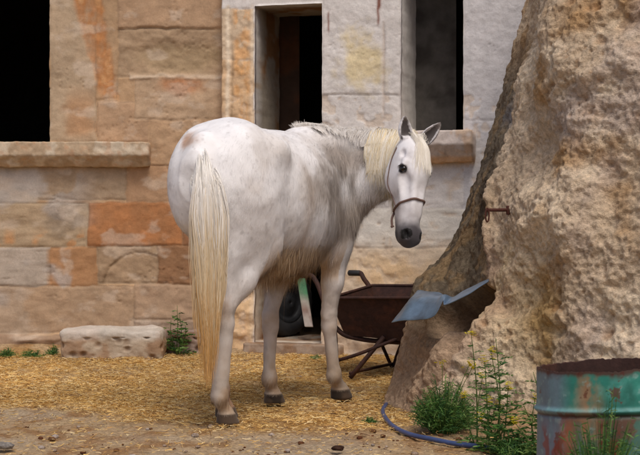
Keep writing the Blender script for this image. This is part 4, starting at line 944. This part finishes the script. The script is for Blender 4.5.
# ears
def ear(t, tipv, face):
    b = K(.0+.012, t*.055, -.03); tp = np.array(tipv, float); ax = (tp-b); L = np.linalg.norm(ax); ax /= L; fc = np.array(face, float); fc -= ax*fc.dot(ax); fc /= np.linalg.norm(fc); sd = np.cross(ax, fc)
    sl, g = sub(np.minimum(b, tp)-.07, np.maximum(b, tp)+.05); q = (g-b.astype(np.float32)); h = q@ax.astype(np.float32)/L; x = q@sd.astype(np.float32); y = q@fc.astype(np.float32)
    w = np.interp(h, [-.2, 0, .25, .5, .75, .92, 1.0, 1.05], [.024, .028, .037, .036, .025, .012, .004, 0]).astype(np.float32)
    d1 = np.sqrt(x*x+(y*1.25)**2)-w; y2 = y-.017; d2 = np.sqrt(x*x+(y2*1.1)**2)-(w*.80-.001)
    d2 = np.maximum(d2, .12-h); d = np.maximum(d1, -d2); d = np.maximum(d, (h-1.0)*L); d = np.maximum(d, (-.25-h)*L)
    FLD[sl] = smin_(FLD[sl], d.astype(np.float32), .008); return b, ax, L, fc
eR = ear(1, W(404.5, 115.5, 7.56), (.35, -.9, 0)); eL = ear(-1, W(441, 122.5, 7.62), (-.15, -.95, 0))

def surface_nets(Fd, lo, res):
    s = Fd < 0; nx, ny, nz = Fd.shape
    c = np.zeros((nx-1, ny-1, nz-1), np.int8)
    for dx in (0, 1):
        for dy in (0, 1):
            for dz in (0, 1): c += s[dx:nx-1+dx, dy:ny-1+dy, dz:nz-1+dz]
    I, J, Kk = np.nonzero((c > 0) & (c < 8)); n = len(I); acc = np.zeros((n, 3)); cnt = np.zeros(n)
    cor = [(a, b, e) for a in (0, 1) for b in (0, 1) for e in (0, 1)]
    vals = {q: Fd[I+q[0], J+q[1], Kk+q[2]].astype(np.float64) for q in cor}
    for a in cor:
        for ax in range(3):
            if a[ax] == 0:
                b = list(a); b[ax] = 1; b = tuple(b); va, vb = vals[a], vals[b]; m = (va < 0) != (vb < 0); t = np.where(m, va/np.where(m, va-vb, 1), 0)
                p = np.array(a, float)[None]+np.zeros((n, 3)); p[:, ax] += t; acc += p*m[:, None]; cnt += m
    V = (np.stack([I, J, Kk], -1)+acc/cnt[:, None])*res+np.array(lo); idx = np.full((nx-1, ny-1, nz-1), -1, np.int32); idx[I, J, Kk] = np.arange(n)
    Fs = []
    for ax in range(3):
        o1, o2 = [(1, 2), (2, 0), (0, 1)][ax]
        a = [slice(1, -1)]*3; a[ax] = slice(0, -1); b = list(a); b[ax] = slice(1, None)
        # edge from grid point g to g+ax
        sa = s[tuple(a)]; 
        bb = [slice(1, -1)]*3; bb[ax] = slice(1, None); sb = s[tuple(bb)]
        m = sa != sb; G_ = np.argwhere(m); G_ += np.array([1 if q != ax else 0 for q in range(3)])
        def cell(d1, d2):
            g = G_.copy(); g[:, o1] -= d1; g[:, o2] -= d2; return idx[g[:, 0], g[:, 1], g[:, 2]]
        q = np.stack([cell(1, 1), cell(0, 1), cell(0, 0), cell(1, 0)], -1); ins = sa[m]; q[~ins] = q[~ins][:, ::-1]; Fs.append(q)
    return V, np.concatenate(Fs)
HV, HF = surface_nets(FLD, lo_b, RES)
HF = HF[(HF >= 0).all(1)]
# gentle relaxation removes the lattice
def relax(V, Fq, it=3, lam=.5):
    e = np.concatenate([Fq[:, [0, 1]], Fq[:, [1, 2]], Fq[:, [2, 3]], Fq[:, [3, 0]]]); deg = np.bincount(e.ravel(), minlength=len(V)).astype(float)
    for k in range(it):
        for l_ in (lam, -lam*.95):
            s_ = np.stack([np.bincount(e[:, 0], V[e[:, 1], a], len(V))+np.bincount(e[:, 1], V[e[:, 0], a], len(V)) for a in range(3)], -1)
            V = V+l_*(s_/np.maximum(deg, 1)[:, None]-V)
    return V
HV = relax(HV, HF)
def vnorm(V, Fq):
    n = np.cross(V[Fq[:, 2]]-V[Fq[:, 0]], V[Fq[:, 3]]-V[Fq[:, 1]]); o = np.zeros_like(V)
    for k in range(4):
        for a in range(3): o[:, a] += np.bincount(Fq[:, k], n[:, a], len(V))
    return o/(np.linalg.norm(o, axis=1)[:, None]+1e-12)
HN = vnorm(HV, HF)
def local(V): q = V-T0; return q@FW, q@RT, q[:, 2]
def hd(V): q = V-HP; return q@ha, q@hl, q@hn
def headmask(V):
    s, t, w = hd(V); return (s > -.16) & (s < .62) & (abs(t) < .13) & (w > -.20) & (w < .12) & (V[:, 0] > .30)
# muscle and coat relief
f, r, z = local(HV)
body = ~headmask(HV)
HV = HV+HN*((.006*fbm(HV*5, 3, 501)+.0025*fbm(HV*16, 3, 502))*body)[:, None]
def coatcol(V, N_=None):
    f, r, z = local(V); n1 = fbm(V*4.5, 4, 511); n2 = fbm(V*13, 4, 512); n3 = fbm(V*np.array([40, 40, 24]), 3, 513); s, t, w = hd(V); hm = headmask(V)
    c = np.broadcast_to(sr(232, 230, 230), V.shape).copy()
    c = mix(c, sr(216, 214, 214), sstep(-.15, .35, n2)*.5); c = mix(c, sr(200, 190, 180), sstep(.05, .45, n1)*.4)
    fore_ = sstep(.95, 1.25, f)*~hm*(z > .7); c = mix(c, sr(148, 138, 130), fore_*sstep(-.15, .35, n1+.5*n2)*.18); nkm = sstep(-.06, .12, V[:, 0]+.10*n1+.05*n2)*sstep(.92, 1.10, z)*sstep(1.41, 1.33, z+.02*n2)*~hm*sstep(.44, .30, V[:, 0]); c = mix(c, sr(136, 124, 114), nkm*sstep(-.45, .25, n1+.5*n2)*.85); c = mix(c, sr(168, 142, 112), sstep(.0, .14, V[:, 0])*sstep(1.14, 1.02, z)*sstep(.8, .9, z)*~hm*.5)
    c = mix(c, sr(150, 142, 136), sstep(.05, .4, n2)*fore_*.35)
    # shade of the flank fold behind the thigh painted in; scattered dark flecks
    c = mix(c, sr(150, 130, 112), np.exp(-((f-.62-.04*n1)/.05)**2)*(r > 0)*sstep(1.32, 1.2, z)*sstep(.7, .85, z)*.55)
    fl = sstep(.40, .62, fbm(V*44, 2, 516)); c = mix(c, sr(150, 142, 138), fl*.28*~hm)
    # belly hair
    bel = sstep(.93, .70, z+.06*n1+.03*n2)*sstep(.62, .68, z)*((f > .3) & (f < 1.15)); c = mix(c, sr(188, 158, 122), bel*.8)
    leg = sstep(.80, .45, z); c = mix(c, sr(190, 176, 164), leg*.8*~hm); low = sstep(.42, .10, z+.09*n2); c = mix(c, sr(156, 132, 102), low*.7*~hm); c = mix(c, sr(196, 188, 180), sstep(.1, .4, n1)*leg*.6*~hm)
    lh = (f > .25)*(f < .60)*(r < -.02)*(z < .7); c = mix(c, sr(156, 112, 78), lh*.6)
    c = mix(c, sr(150, 138, 126), sstep(.1, .4, n2)*leg*.5*~hm)
    for (f0_, r0_, z0_, q_) in ((.10, .06, .56, .8), (1.2, .10, .43, .5), (.95, -.12, .42, .5), (.17, .04, .12, .8), (1.26, .11, .11, .6), (.95, -.12, .11, .6)):
        dd = np.sqrt((f-f0_)**2+(r-r0_)**2+((z-z0_)*.7)**2); c = mix(c, sr(150, 118, 84), sstep(.075, .02, dd+.05*n2)*q_*.7)
    # rump stain left of the tail
    sp = W(192, 143, 6.95); dd = np.linalg.norm((V-sp)*np.array([1, .4, 1]), axis=1); c = mix(c, sr(170, 122, 80), sstep(.070, .020, dd+.03*n2)*.85)
    # hooves
    hoof = sstep(.056, .044, z+.008*n2); c = mix(c, mix(np.broadcast_to(sr(84, 70, 58), V.shape), sr(50, 42, 36), sstep(-.1, .2, n2)), hoof)
    # head
    hc = np.broadcast_to(sr(224, 222, 224), V.shape).copy(); hc = mix(hc, sr(182, 176, 176), sstep(-.1, .4, n2)*.7); hc = mix(hc, sr(160, 152, 150), np.exp(-((w+.075)/.03)**2)*sstep(.2, .3, s)*.5)
    hc = mix(hc, sr(172, 166, 166), sstep(.33, .42, s)*.5*sstep(-.3, .2, n2+.2))
    mz = sstep(.425, .505, s+.02*n2+.35*np.maximum(-w-.05, 0)); hc = mix(hc, sr(60, 56, 60), mz*.96)
    nost = (np.hypot(s-.530, np.abs(t)-.048) < .026) & (w > -.04); hc[nost] = sr(14, 12, 12)
    ey = np.minimum(np.linalg.norm(V-K(.190, .085, -.008), axis=1), np.linalg.norm(V-K(.190, -.085, -.008), axis=1)); hc = mix(hc, sr(44, 38, 38), sstep(.031, .022, ey))
    for b, ax, L, fc in (eR, eL):
        q = V-b; h = q@ax/L; y = q@fc; x = np.linalg.norm(q-np.outer(q@ax, ax)-np.outer(y, fc), axis=1); e_ = (h > .0) & (h < 1.1) & (x < .05) & (np.abs(y) < .05)
        inn = sstep(.0, .012, y)*0+(((y < .016) & (x < .027*np.clip(1.15-h, 0, 1)+.003) & (y > -.03))*1.0)
        face_ = np.ones(len(V)) if N_ is None else sstep(.2, .5, N_@fc)
        hc = mix(hc, sr(58, 48, 44), e_*inn*face_*.9); hc = mix(hc, sr(120, 110, 104), (h > .75)*e_*.5)
    hm2 = hm | ((s < 0) & (s > -.2) & (V[:, 0] > .42) & (w > -.12)); c = np.where(hm2[:, None], hc, c)
    return c*(1+.06*n3)[:, None]
HC = coatcol(HV, HN)
horse = mesh_obj('horse', HV, HF, M['fur'], col=HC)
tag(horse, 'white grey horse with a straw coloured tail, looking back over its shoulder', 'horse')
# ---- eyes
for t in (1, -1):
    V_, Q_ = blob((0, 0, 0), 1, 1, n=24, sq=(1, 1, 1)); V_ = V_/np.linalg.norm(V_, axis=1)[:, None]*.0212; V_ = V_-np.outer(V_@ha, ha)*.22
    mesh_obj('eye', V_+K(.190, t*.0765, -.008), Q_, M['eye'], horse)
# ---- halter (noseband, chin strap, cheek piece)
FT = [(FLD, lo_b)]
def fld(p):
    q = (np.asarray(p)-lo_b)/RES; i = np.clip(q.astype(int), 0, nn-2); t = q-i; v = 0
    for a in (0, 1):
        for b in (0, 1):
            for c_ in (0, 1):
                v = v+FLD[i[..., 0]+a, i[..., 1]+b, i[..., 2]+c_]*(t[..., 0] if a else 1-t[..., 0])*(t[..., 1] if b else 1-t[..., 1])*(t[..., 2] if c_ else 1-t[..., 2])
    return v
def hug(c, d, off):
    """walk from c along d to the skin, stop off outside it"""
    d = np.array(d)/np.linalg.norm(d); ts_ = np.linspace(0, .25, 260); v = fld(c+d*ts_[:, None]); k = np.nonzero(v > 0)[0]; k = k[0] if len(k) else 200; return c+d*(ts_[k]+off)
ring = []
for a in np.linspace(0, 2*math.pi, 40)[:-1]:
    cc_ = K(.365, 0, -.07); ring.append(hug(cc_, hl*math.cos(a)+hn*math.sin(a)+ha*(.16*math.sin(a)*-1), .0035))
ring = np.array(ring+[ring[0]])
mb = MB(); V_, Q_, T_ = tube(smooth_path(ring, 160), .0058, 10, cap=False); mb.add(V_, Q_)
kR = hug(K(.375, 0, -.085), hl, .004)
ch = [hug(K(s, 0, w), hl, .004) for s, w in ((.36, -.10), (.30, -.125), (.24, -.135), (.19, -.125), (.12, -.10), (.06, -.06))]
V_, Q_, T_ = tube(smooth_path(ch, 50), .0026, 8); mb.add(V_, Q_)
chin = hug(K(.385, 0, -.09), -hn+hl*.4, .006)
V_, Q_, T_ = tube(smooth_path([chin, chin+ha*.03+hl*.012, chin+ha*.065+hl*.010, chin+ha*.075+hl*.004], 20), [.006]*14+[.009]*6, 8); mb.add(V_, Q_, T_)
V_ , g_, _ = mb.data(); mesh_obj('halter', V_, g_, M['rope'], horse)

# ---------------------------------------------------------------- hair
r2 = np.random.default_rng(99)
tri = np.concatenate([HF[:, [0, 1, 2]], HF[:, [0, 2, 3]]]); A_ = np.linalg.norm(np.cross(HV[tri[:, 1]]-HV[tri[:, 0]], HV[tri[:, 2]]-HV[tri[:, 0]]), axis=1)
def sample(n, wfn):
    cen = HV[tri].mean(1); w = A_*wfn(cen, HN[tri[:, 0]]); w = w/w.sum(); k = r2.choice(len(tri), n, p=w); a, b = r2.random(n), r2.random(n); m = a+b > 1; a[m], b[m] = 1-a[m], 1-b[m]
    T = HV[tri[k]]; p = T[:, 0]+(T[:, 1]-T[:, 0])*a[:, None]+(T[:, 2]-T[:, 0])*b[:, None]; n_ = HN[tri[k, 0]]; return p, n_
def flow(p):
    """direction the coat lies: back and down on the body, down on legs, down the face"""
    f, r, z = local(p); d = np.broadcast_to(-FW*.55-UP*.85, p.shape).copy(); up = sstep(1.25, 1.4, z)[:, None]; d = d*(1-up)+(-FW*1.0-UP*.1)*up
    nk = (p[:, 0] > .08) & (p[:, 2] > .95); d[nk] = np.array([-.35, .1, -.9]); hm = headmask(p); d[hm] = ha*.95-hn*.05
    a = fbm(p*6, 2, 521)*1.0; s_ = np.cross(d, np.array([0., 1, .2])); d = d+s_*(a*.7)[:, None]; return d/np.linalg.norm(d, axis=1)[:, None]
def coat(n, wfn, len_fn, lift, wd, name=None, cfn=None, K_=4, curl=.3, grav=.3):
    p, N_ = sample(n, wfn); d = flow(p); d = d-N_*(d*N_).sum(1)[:, None]; d /= np.linalg.norm(d, axis=1)[:, None]+1e-6; d = d+r2.normal(0, curl, d.shape)*.5
    L = len_fn(p)*r2.uniform(.6, 1.25, n); t = np.linspace(0, 1, K_)[None, :, None]; lf = lift*r2.uniform(.5, 1.3, n)[:, None, None]
    path = p[:, None]-N_[:, None]*.002+(d[:, None]*t+N_[:, None]*lf*(t-.35*t*t)+np.array([0, 0, -1.])*grav*t*t)*L[:, None, None]
    w = wd*np.linspace(1, .15, K_)[None]*r2.uniform(.7, 1.3, n)[:, None]; c = (cfn(p) if cfn else coatcol(p, N_))*r2.uniform(.74, 1.10, (n, 1)); return path, w, c, np.repeat(N_[:, None], K_, 1)
def upperlen(p):
    f, r, z = local(p); L = .017+.010*sstep(.5, .9, f)*sstep(.6, .8, z); hm = headmask(p); L[hm] = .008; b = sstep(.95, .76, z)*((f > .3) & (f < 1.1))*(z > .6); L = L+b*.022
    nk = (p[:, 0] > .05)*(p[:, 2] > .9)*~hm; L = L+.012*nk; thr = nk*sstep(1.12, 1.02, p[:, 2]); L = L+.02*thr; L = np.where(z < .5, .011, L); fet = np.exp(-((z-.12)/.04)**2); L = L+.012*fet*(z < .25); return L
def noface(c, N_):
    s, t, w = hd(c); ok = np.ones(len(c)); ok[(s > .44) & headmask(c)] = .0
    for t_ in (1, -1): ok[np.linalg.norm(c-K(.190, t_*.085, -.008), axis=1) < .030] = 0
    for b, ax, L, fc in (eR, eL):
        q = c-b; h = q@ax/L; ok[(h > .15) & (h < 1.1) & (np.linalg.norm(q-np.outer(q@ax, ax), axis=1) < .05)] *= .25
    ok[(c[:, 0] > .26) & (c[:, 0] < .46) & (c[:, 2] > 1.16) & (c[:, 1] < 7.88) & ~headmask(c)] *= .15
    f_, r_, z_ = local(c); ok[(f_ < .08) & (abs(r_) < .10) & (z_ > .9)] = 0
    ok[c[:, 2] < .048] = 0; return ok*(1+1.0*headmask(c))
def emit(name, sets, parent=horse):
    V_, Q_, Cc_ = [], [], []; off = 0
    for path, w, c, nrm in sets:
        v, q, cc = ribbons(path, w, c, side=nrm); V_.append(v); Q_.append(q+off); Cc_.append(cc); off += len(v)
    return mesh_obj(name, np.concatenate(V_), np.concatenate(Q_), M['hair'], parent, col=np.concatenate(Cc_))
emit('coat', [coat(200000, noface, upperlen, .20, .0016)])
# long belly hair
def bw_(c, N_): f, r, z = local(c); return ((N_[:, 2] < -.15) & (z > .6) & (z < .85) & (f > .35) & (f < 1.02) & (c[:, 0] < .25))*1.0
emit('belly_hair', [coat(11000, bw_, lambda p: .03+.05*np.clip(.5+fbm(p*22, 2, 599)*1.6, 0, 1), .35, .002, cfn=lambda p: mix(sr(220, 200, 170), sr(182, 150, 112), r2.random(len(p))), K_=5, curl=.5, grav=.6)])
# throat and jaw hair
# tail
nT = 6200; a = r2.uniform(0, 2*math.pi, nT); rad = np.sqrt(r2.random(nT)); KT = 26; s = np.linspace(0, 1, KT)
bx = r2.random(nT)**.8
tz = 1.375-.22*bx                                            # hairs leave the dock at different heights
dockp = lambda u: H(.045, 0, 1.37)*(1-u)[:, None]+H(-.045, 0, 1.17)*u[:, None]
R0_ = dockp(bx)+RT*(np.cos(a)*rad*.050*(1-.62*bx))[:, None]-UP*(.075*np.abs(np.cos(a)*rad)**1.3*(1-.5*bx)+.012*r2.random(nT))[:, None]+(-FW)*(np.abs(np.sin(a))*rad*.02)[:, None]
zend = np.where(r2.random(nT) < .80, r2.uniform(.38, .95, nT), .17+.40*r2.random(nT)**.6)
zt = R0_[:, 2:3]+(zend[:, None]-R0_[:, 2:3])*s[None]
# width profile of the tail against height
wp = lambda z: np.interp(z, [.1, .25, .40, .6, .8, 1.0, 1.15, 1.28, 1.37], [.024, .026, .036, .054, .070, .074, .052, .032, .018])
cxp = lambda z: np.interp(z, [.1, .3, .5, .7, .9, 1.1, 1.3, 1.4], [(px-CX)/F*6.80 for px in (207, 208, 208, 209, 209, 208, 206, 207)])
out = np.interp(zt, [.1, .4, .8, 1.0, 1.1, 1.2, 1.3, 1.4], [.0, .0, .015, .03, .04, .04, .02, .0])
cz = np.cos(a)*rad; sz_ = np.sin(a)*rad; clum = np.round(cz*14+r2.normal(0, .3, nT))/14*.35+cz*.65+r2.normal(0, .05, nT)
wob = fbm(P3(clum[:, None]*5+0*zt, zt*1.6, bx[:, None]), 2, 531)*.022+fbm(P3(cz[:, None]*40+0*zt, zt*4, 0), 2, 532)*.006
ctr_y = np.interp(zt, [.1, .5, .9, 1.15, 1.3, 1.4], [6.80, 6.79, 6.765, 6.765, 6.79, 6.86])
lx = wp(zt)*clum[:, None]*1.05+wob*1.3+(fbm(P3(cz[:, None]*9+0*zt, zt*3.2, sz_[:, None]*3), 3, 577))*.020*np.clip((1.2-zt)*1.6, 0, 1)*np.clip((1.3-zt)*3, 0, 1)
path = np.stack([cxp(zt)+lx, ctr_y-out+wp(zt)*.45*sz_[:, None]+.15*lx, zt], -1)
f0 = np.clip(s*5, 0, 1)[None, :, None]; f0 = f0*f0*(3-2*f0); path = R0_[:, None]*(1-f0)+path*f0; path[..., 2] = zt
tc = lambda z, k: mix(mix(np.broadcast_to(sr(232, 228, 222), z.shape+(3,)), sr(212, 192, 158), sstep(1.10, .75, z)), sr(190, 146, 88), sstep(.75, .35, z))
cc = tc(zt+r2.normal(0, .10, (nT, 1)), 0)*r2.uniform(.80, 1.14, (nT, 1, 1))
wd = np.repeat(r2.uniform(.0016, .0030, nT)[:, None], KT, 1)*np.interp(s, [0, .1, .9, 1], [.6, 1, .8, .2])[None]
V_, Q_, Cc_ = ribbons(path, wd, cc, side=np.broadcast_to(np.stack([np.cos(a)*.5, -np.abs(np.sin(a))-.6, 0*a], -1)[:, None]+r2.normal(0, .3, (nT, 1, 3)), path.shape))
mesh_obj('tail', V_, Q_, M['hair'], horse, col=Cc_)
# mane: hangs on the right side of the neck from the poll back; short tufts along the crest
crest = smooth_path([(-.12, 7.76, 1.43), (-.02, 7.84, 1.435), (.14, 7.93, 1.437), (.24, 7.91, 1.437), (.33, 7.865, 1.438), (.42, 7.79, 1.43), (.49, 7.68, 1.425)], 200)
def mane(n, u0, u1, L0, L1, down, col, wd, name_seed, sidev, lift, KM=16, nrm=None):
    u = r2.uniform(u0, u1, n); k = (u*199).astype(int); b = crest[k]+r2.normal(0, .007, (n, 3)); L = L0+(L1-L0)*(u-u0)/(u1-u0); L = L*r2.uniform(.7, 1.1, n)
    t = np.linspace(0, 1, KM)[None, :]; sv = np.array(sidev, float); cl = fbm(P3(u*26, 0*u, 0*u), 2, name_seed)
    path = b[:, None]+UP*(lift*np.sin(np.clip(t*2.2, 0, math.pi))-down*np.maximum(t-.06, 0))[..., None]*L[:, None, None]
    o_ = np.clip(t*3.2, 0, 1); o_ = o_*o_*(3-2*o_); path = path+sv[None, None]*(o_*(.025+.02*r2.random((n, 1))))[..., None]
    path = path+np.array([1., 0, 0])*((cl[:, None]*.05+r2.normal(0, .012, (n, 1)))*t+.01*fbm(P3(u[:, None]*30+0*t, t*3, 1), 2, name_seed+1))[..., None]
    # keep strands outside the skin
    for it in range(7):
        v = fld(path); gz = np.stack([fld(path+e)-fld(path-e) for e in np.eye(3)*.006], -1); gz /= np.linalg.norm(gz, axis=-1, keepdims=True)+1e-6; path = path+gz*np.clip(.013-v, 0, .03)[..., None]*(t > .08)[..., None]
    for it in range(6): path[:, 1:-1] = .5*path[:, 1:-1]+.25*(path[:, 2:]+path[:, :-2])
    c = col(n)[:, None]*np.interp(t, [0, 1], [1, .92])[..., None]*r2.uniform(.78, 1.1, (n, 1, 1)); w = wd*r2.uniform(.7, 1.3, (n, 1))*np.interp(t, [0, .85, 1], [1, .8, .2])
    return path, w, c, np.broadcast_to((sv if nrm is None else np.array(nrm))+r2.normal(0, .3, (n, 1, 3)), path.shape)
cream = lambda n: mix(mix(np.broadcast_to(sr(226, 216, 192), (n, 3)), sr(210, 188, 142), r2.random(n)), sr(234, 230, 224), (r2.random(n) > .5)*.8)
whit = lambda n: mix(np.broadcast_to(sr(236, 233, 230), (n, 3)), sr(206, 196, 184), r2.random(n))
emit('mane', [mane(4400, .58, .97, .18, .62, 1.0, cream, .0021, 541, (.10, -1.0, 0), .10), mane(900, .93, 1.0, .26, .36, 1.0, cream, .0022, 545, (-.25, -.9, 0), .08),
              mane(1800, .10, .64, .05, .09, .9, whit, .0018, 551, (.15, -.7, 0), .10, 8, (0, -.6, .8)), mane(1100, .0, .30, .045, .03, -.8, whit, .0015, 561, (-.35, .05, 0), .4, 6, (0, -.8, .3)), mane(500, .3, .66, .025, .02, -.8, whit, .0015, 566, (-.2, .05, 0), .4, 6, (0, -.8, .3))])
# forelock
n = 800; KF = 16; t = np.linspace(0, 1, KF)[None]; tt = r2.normal(0, .015, n); b = K(0, 0, 0)+hl*tt[:, None]*1.0+ha*r2.uniform(-.03, .015, n)[:, None]-hn*.02+hn*.0; b = b+UP*.03
L = r2.uniform(.10, .27, n); spread = tt*2.0+r2.normal(-.016, .014, n)
path = b[:, None]+(ha*.98)[None, None]*(t*L[:, None])[..., None]+hl[None, None]*((spread[:, None])*t**.8+.012*fbm(P3(tt[:, None]*70+0*t, t*3, 2), 2, 571))[..., None]+hn[None, None]*(.10*np.clip(t*3, 0, 1))[..., None]
for it in range(12):
    v = fld(path); gz = np.stack([fld(path+e)-fld(path-e) for e in np.eye(3)*.006], -1); gz /= np.linalg.norm(gz, axis=-1, keepdims=True)+1e-6; path = path-gz*np.clip(v-.005, -.02, .010)[..., None]*.8
ok = np.linalg.norm(np.diff(path, axis=1), axis=-1).max(1) < .04; path = path[ok]; tt = tt[ok]; n = len(path)
c = mix(cream(n), sr(230, 226, 220), .65+0*tt)[:, None]*r2.uniform(.88, 1.1, (n, 1, 1))*np.ones((1, KF, 1)); w = .0021*np.interp(t, [0, .8, 1], [1, .8, .15])*r2.uniform(.7, 1.2, (n, 1))
emit('forelock', [(path, w, c, np.broadcast_to(hn+r2.normal(0, .25, (n, 1, 3)), path.shape))])
# ear fluff
for t_ in (1,):
    th_ = np.linspace(-.9, .9, 40); b = K(.190, t_*.0765, -.008)+(-ha*.017+0)[None]+(hn[None]*np.sin(th_)[:, None]+hl[None]*t_*np.cos(th_)[:, None])*.0215
    d = hl*t_*.8+hn*.4+ha*.35; path = b[:, None]+d*np.linspace(0, .016, 5)[None, :, None]
    emit('eyelashes', [(path, np.full((40, 5), .0009), np.broadcast_to(sr(90, 84, 80), (40, 3)), np.broadcast_to(r2.normal(size=(40, 1, 3)), path.shape))])
# ---------------------------------------------------------------- camera, light, sky
cam = bpy.data.cameras.new('camera'); co = bpy.data.objects.new('camera', cam); C.objects.link(co)
cam.sensor_width = 36; cam.lens = F/640*36; cam.clip_end = 1000; cam.clip_start = .05
co.location = (0, 0, CZ); co.rotation_euler = (math.radians(90)-math.atan(17.5/F), 0, 0)
cam.dof.use_dof = True; cam.dof.focus_distance = 7.35; cam.dof.aperture_fstop = 9
bpy.context.scene.camera = co
w = bpy.data.worlds.new('World'); bpy.context.scene.world = w; w.use_nodes = True; nt = w.node_tree
sky = nt.nodes.new('ShaderNodeTexSky'); sky.sky_type = 'NISHITA'; sky.sun_disc = False
sd = Vector((.16, -.55, .95)).normalized()            # towards the sun
sky.sun_elevation = math.asin(sd.z); sky.sun_rotation = math.atan2(sd.x, sd.y); sky.dust_density = 4; sky.air_density = .8; sky.ozone_density = .6
nt.links.new(sky.outputs[0], nt.nodes['Background'].inputs[0]); nt.nodes['Background'].inputs[1].default_value = .11
s = bpy.data.lights.new('sun', 'SUN'); s.energy = 1.4; s.angle = math.radians(24); s.color = (1, .93, .84)
so = bpy.data.objects.new('sun', s); C.objects.link(so); so.rotation_euler = sd.to_track_quat('Z', 'Y').to_euler()
vs = bpy.context.scene.view_settings; vs.view_transform = 'Standard'; vs.look = 'None'; vs.gamma = 1; vs.use_curve_mapping = False; vs.exposure = 0.10
bpy.context.scene.cycles.use_denoising = True
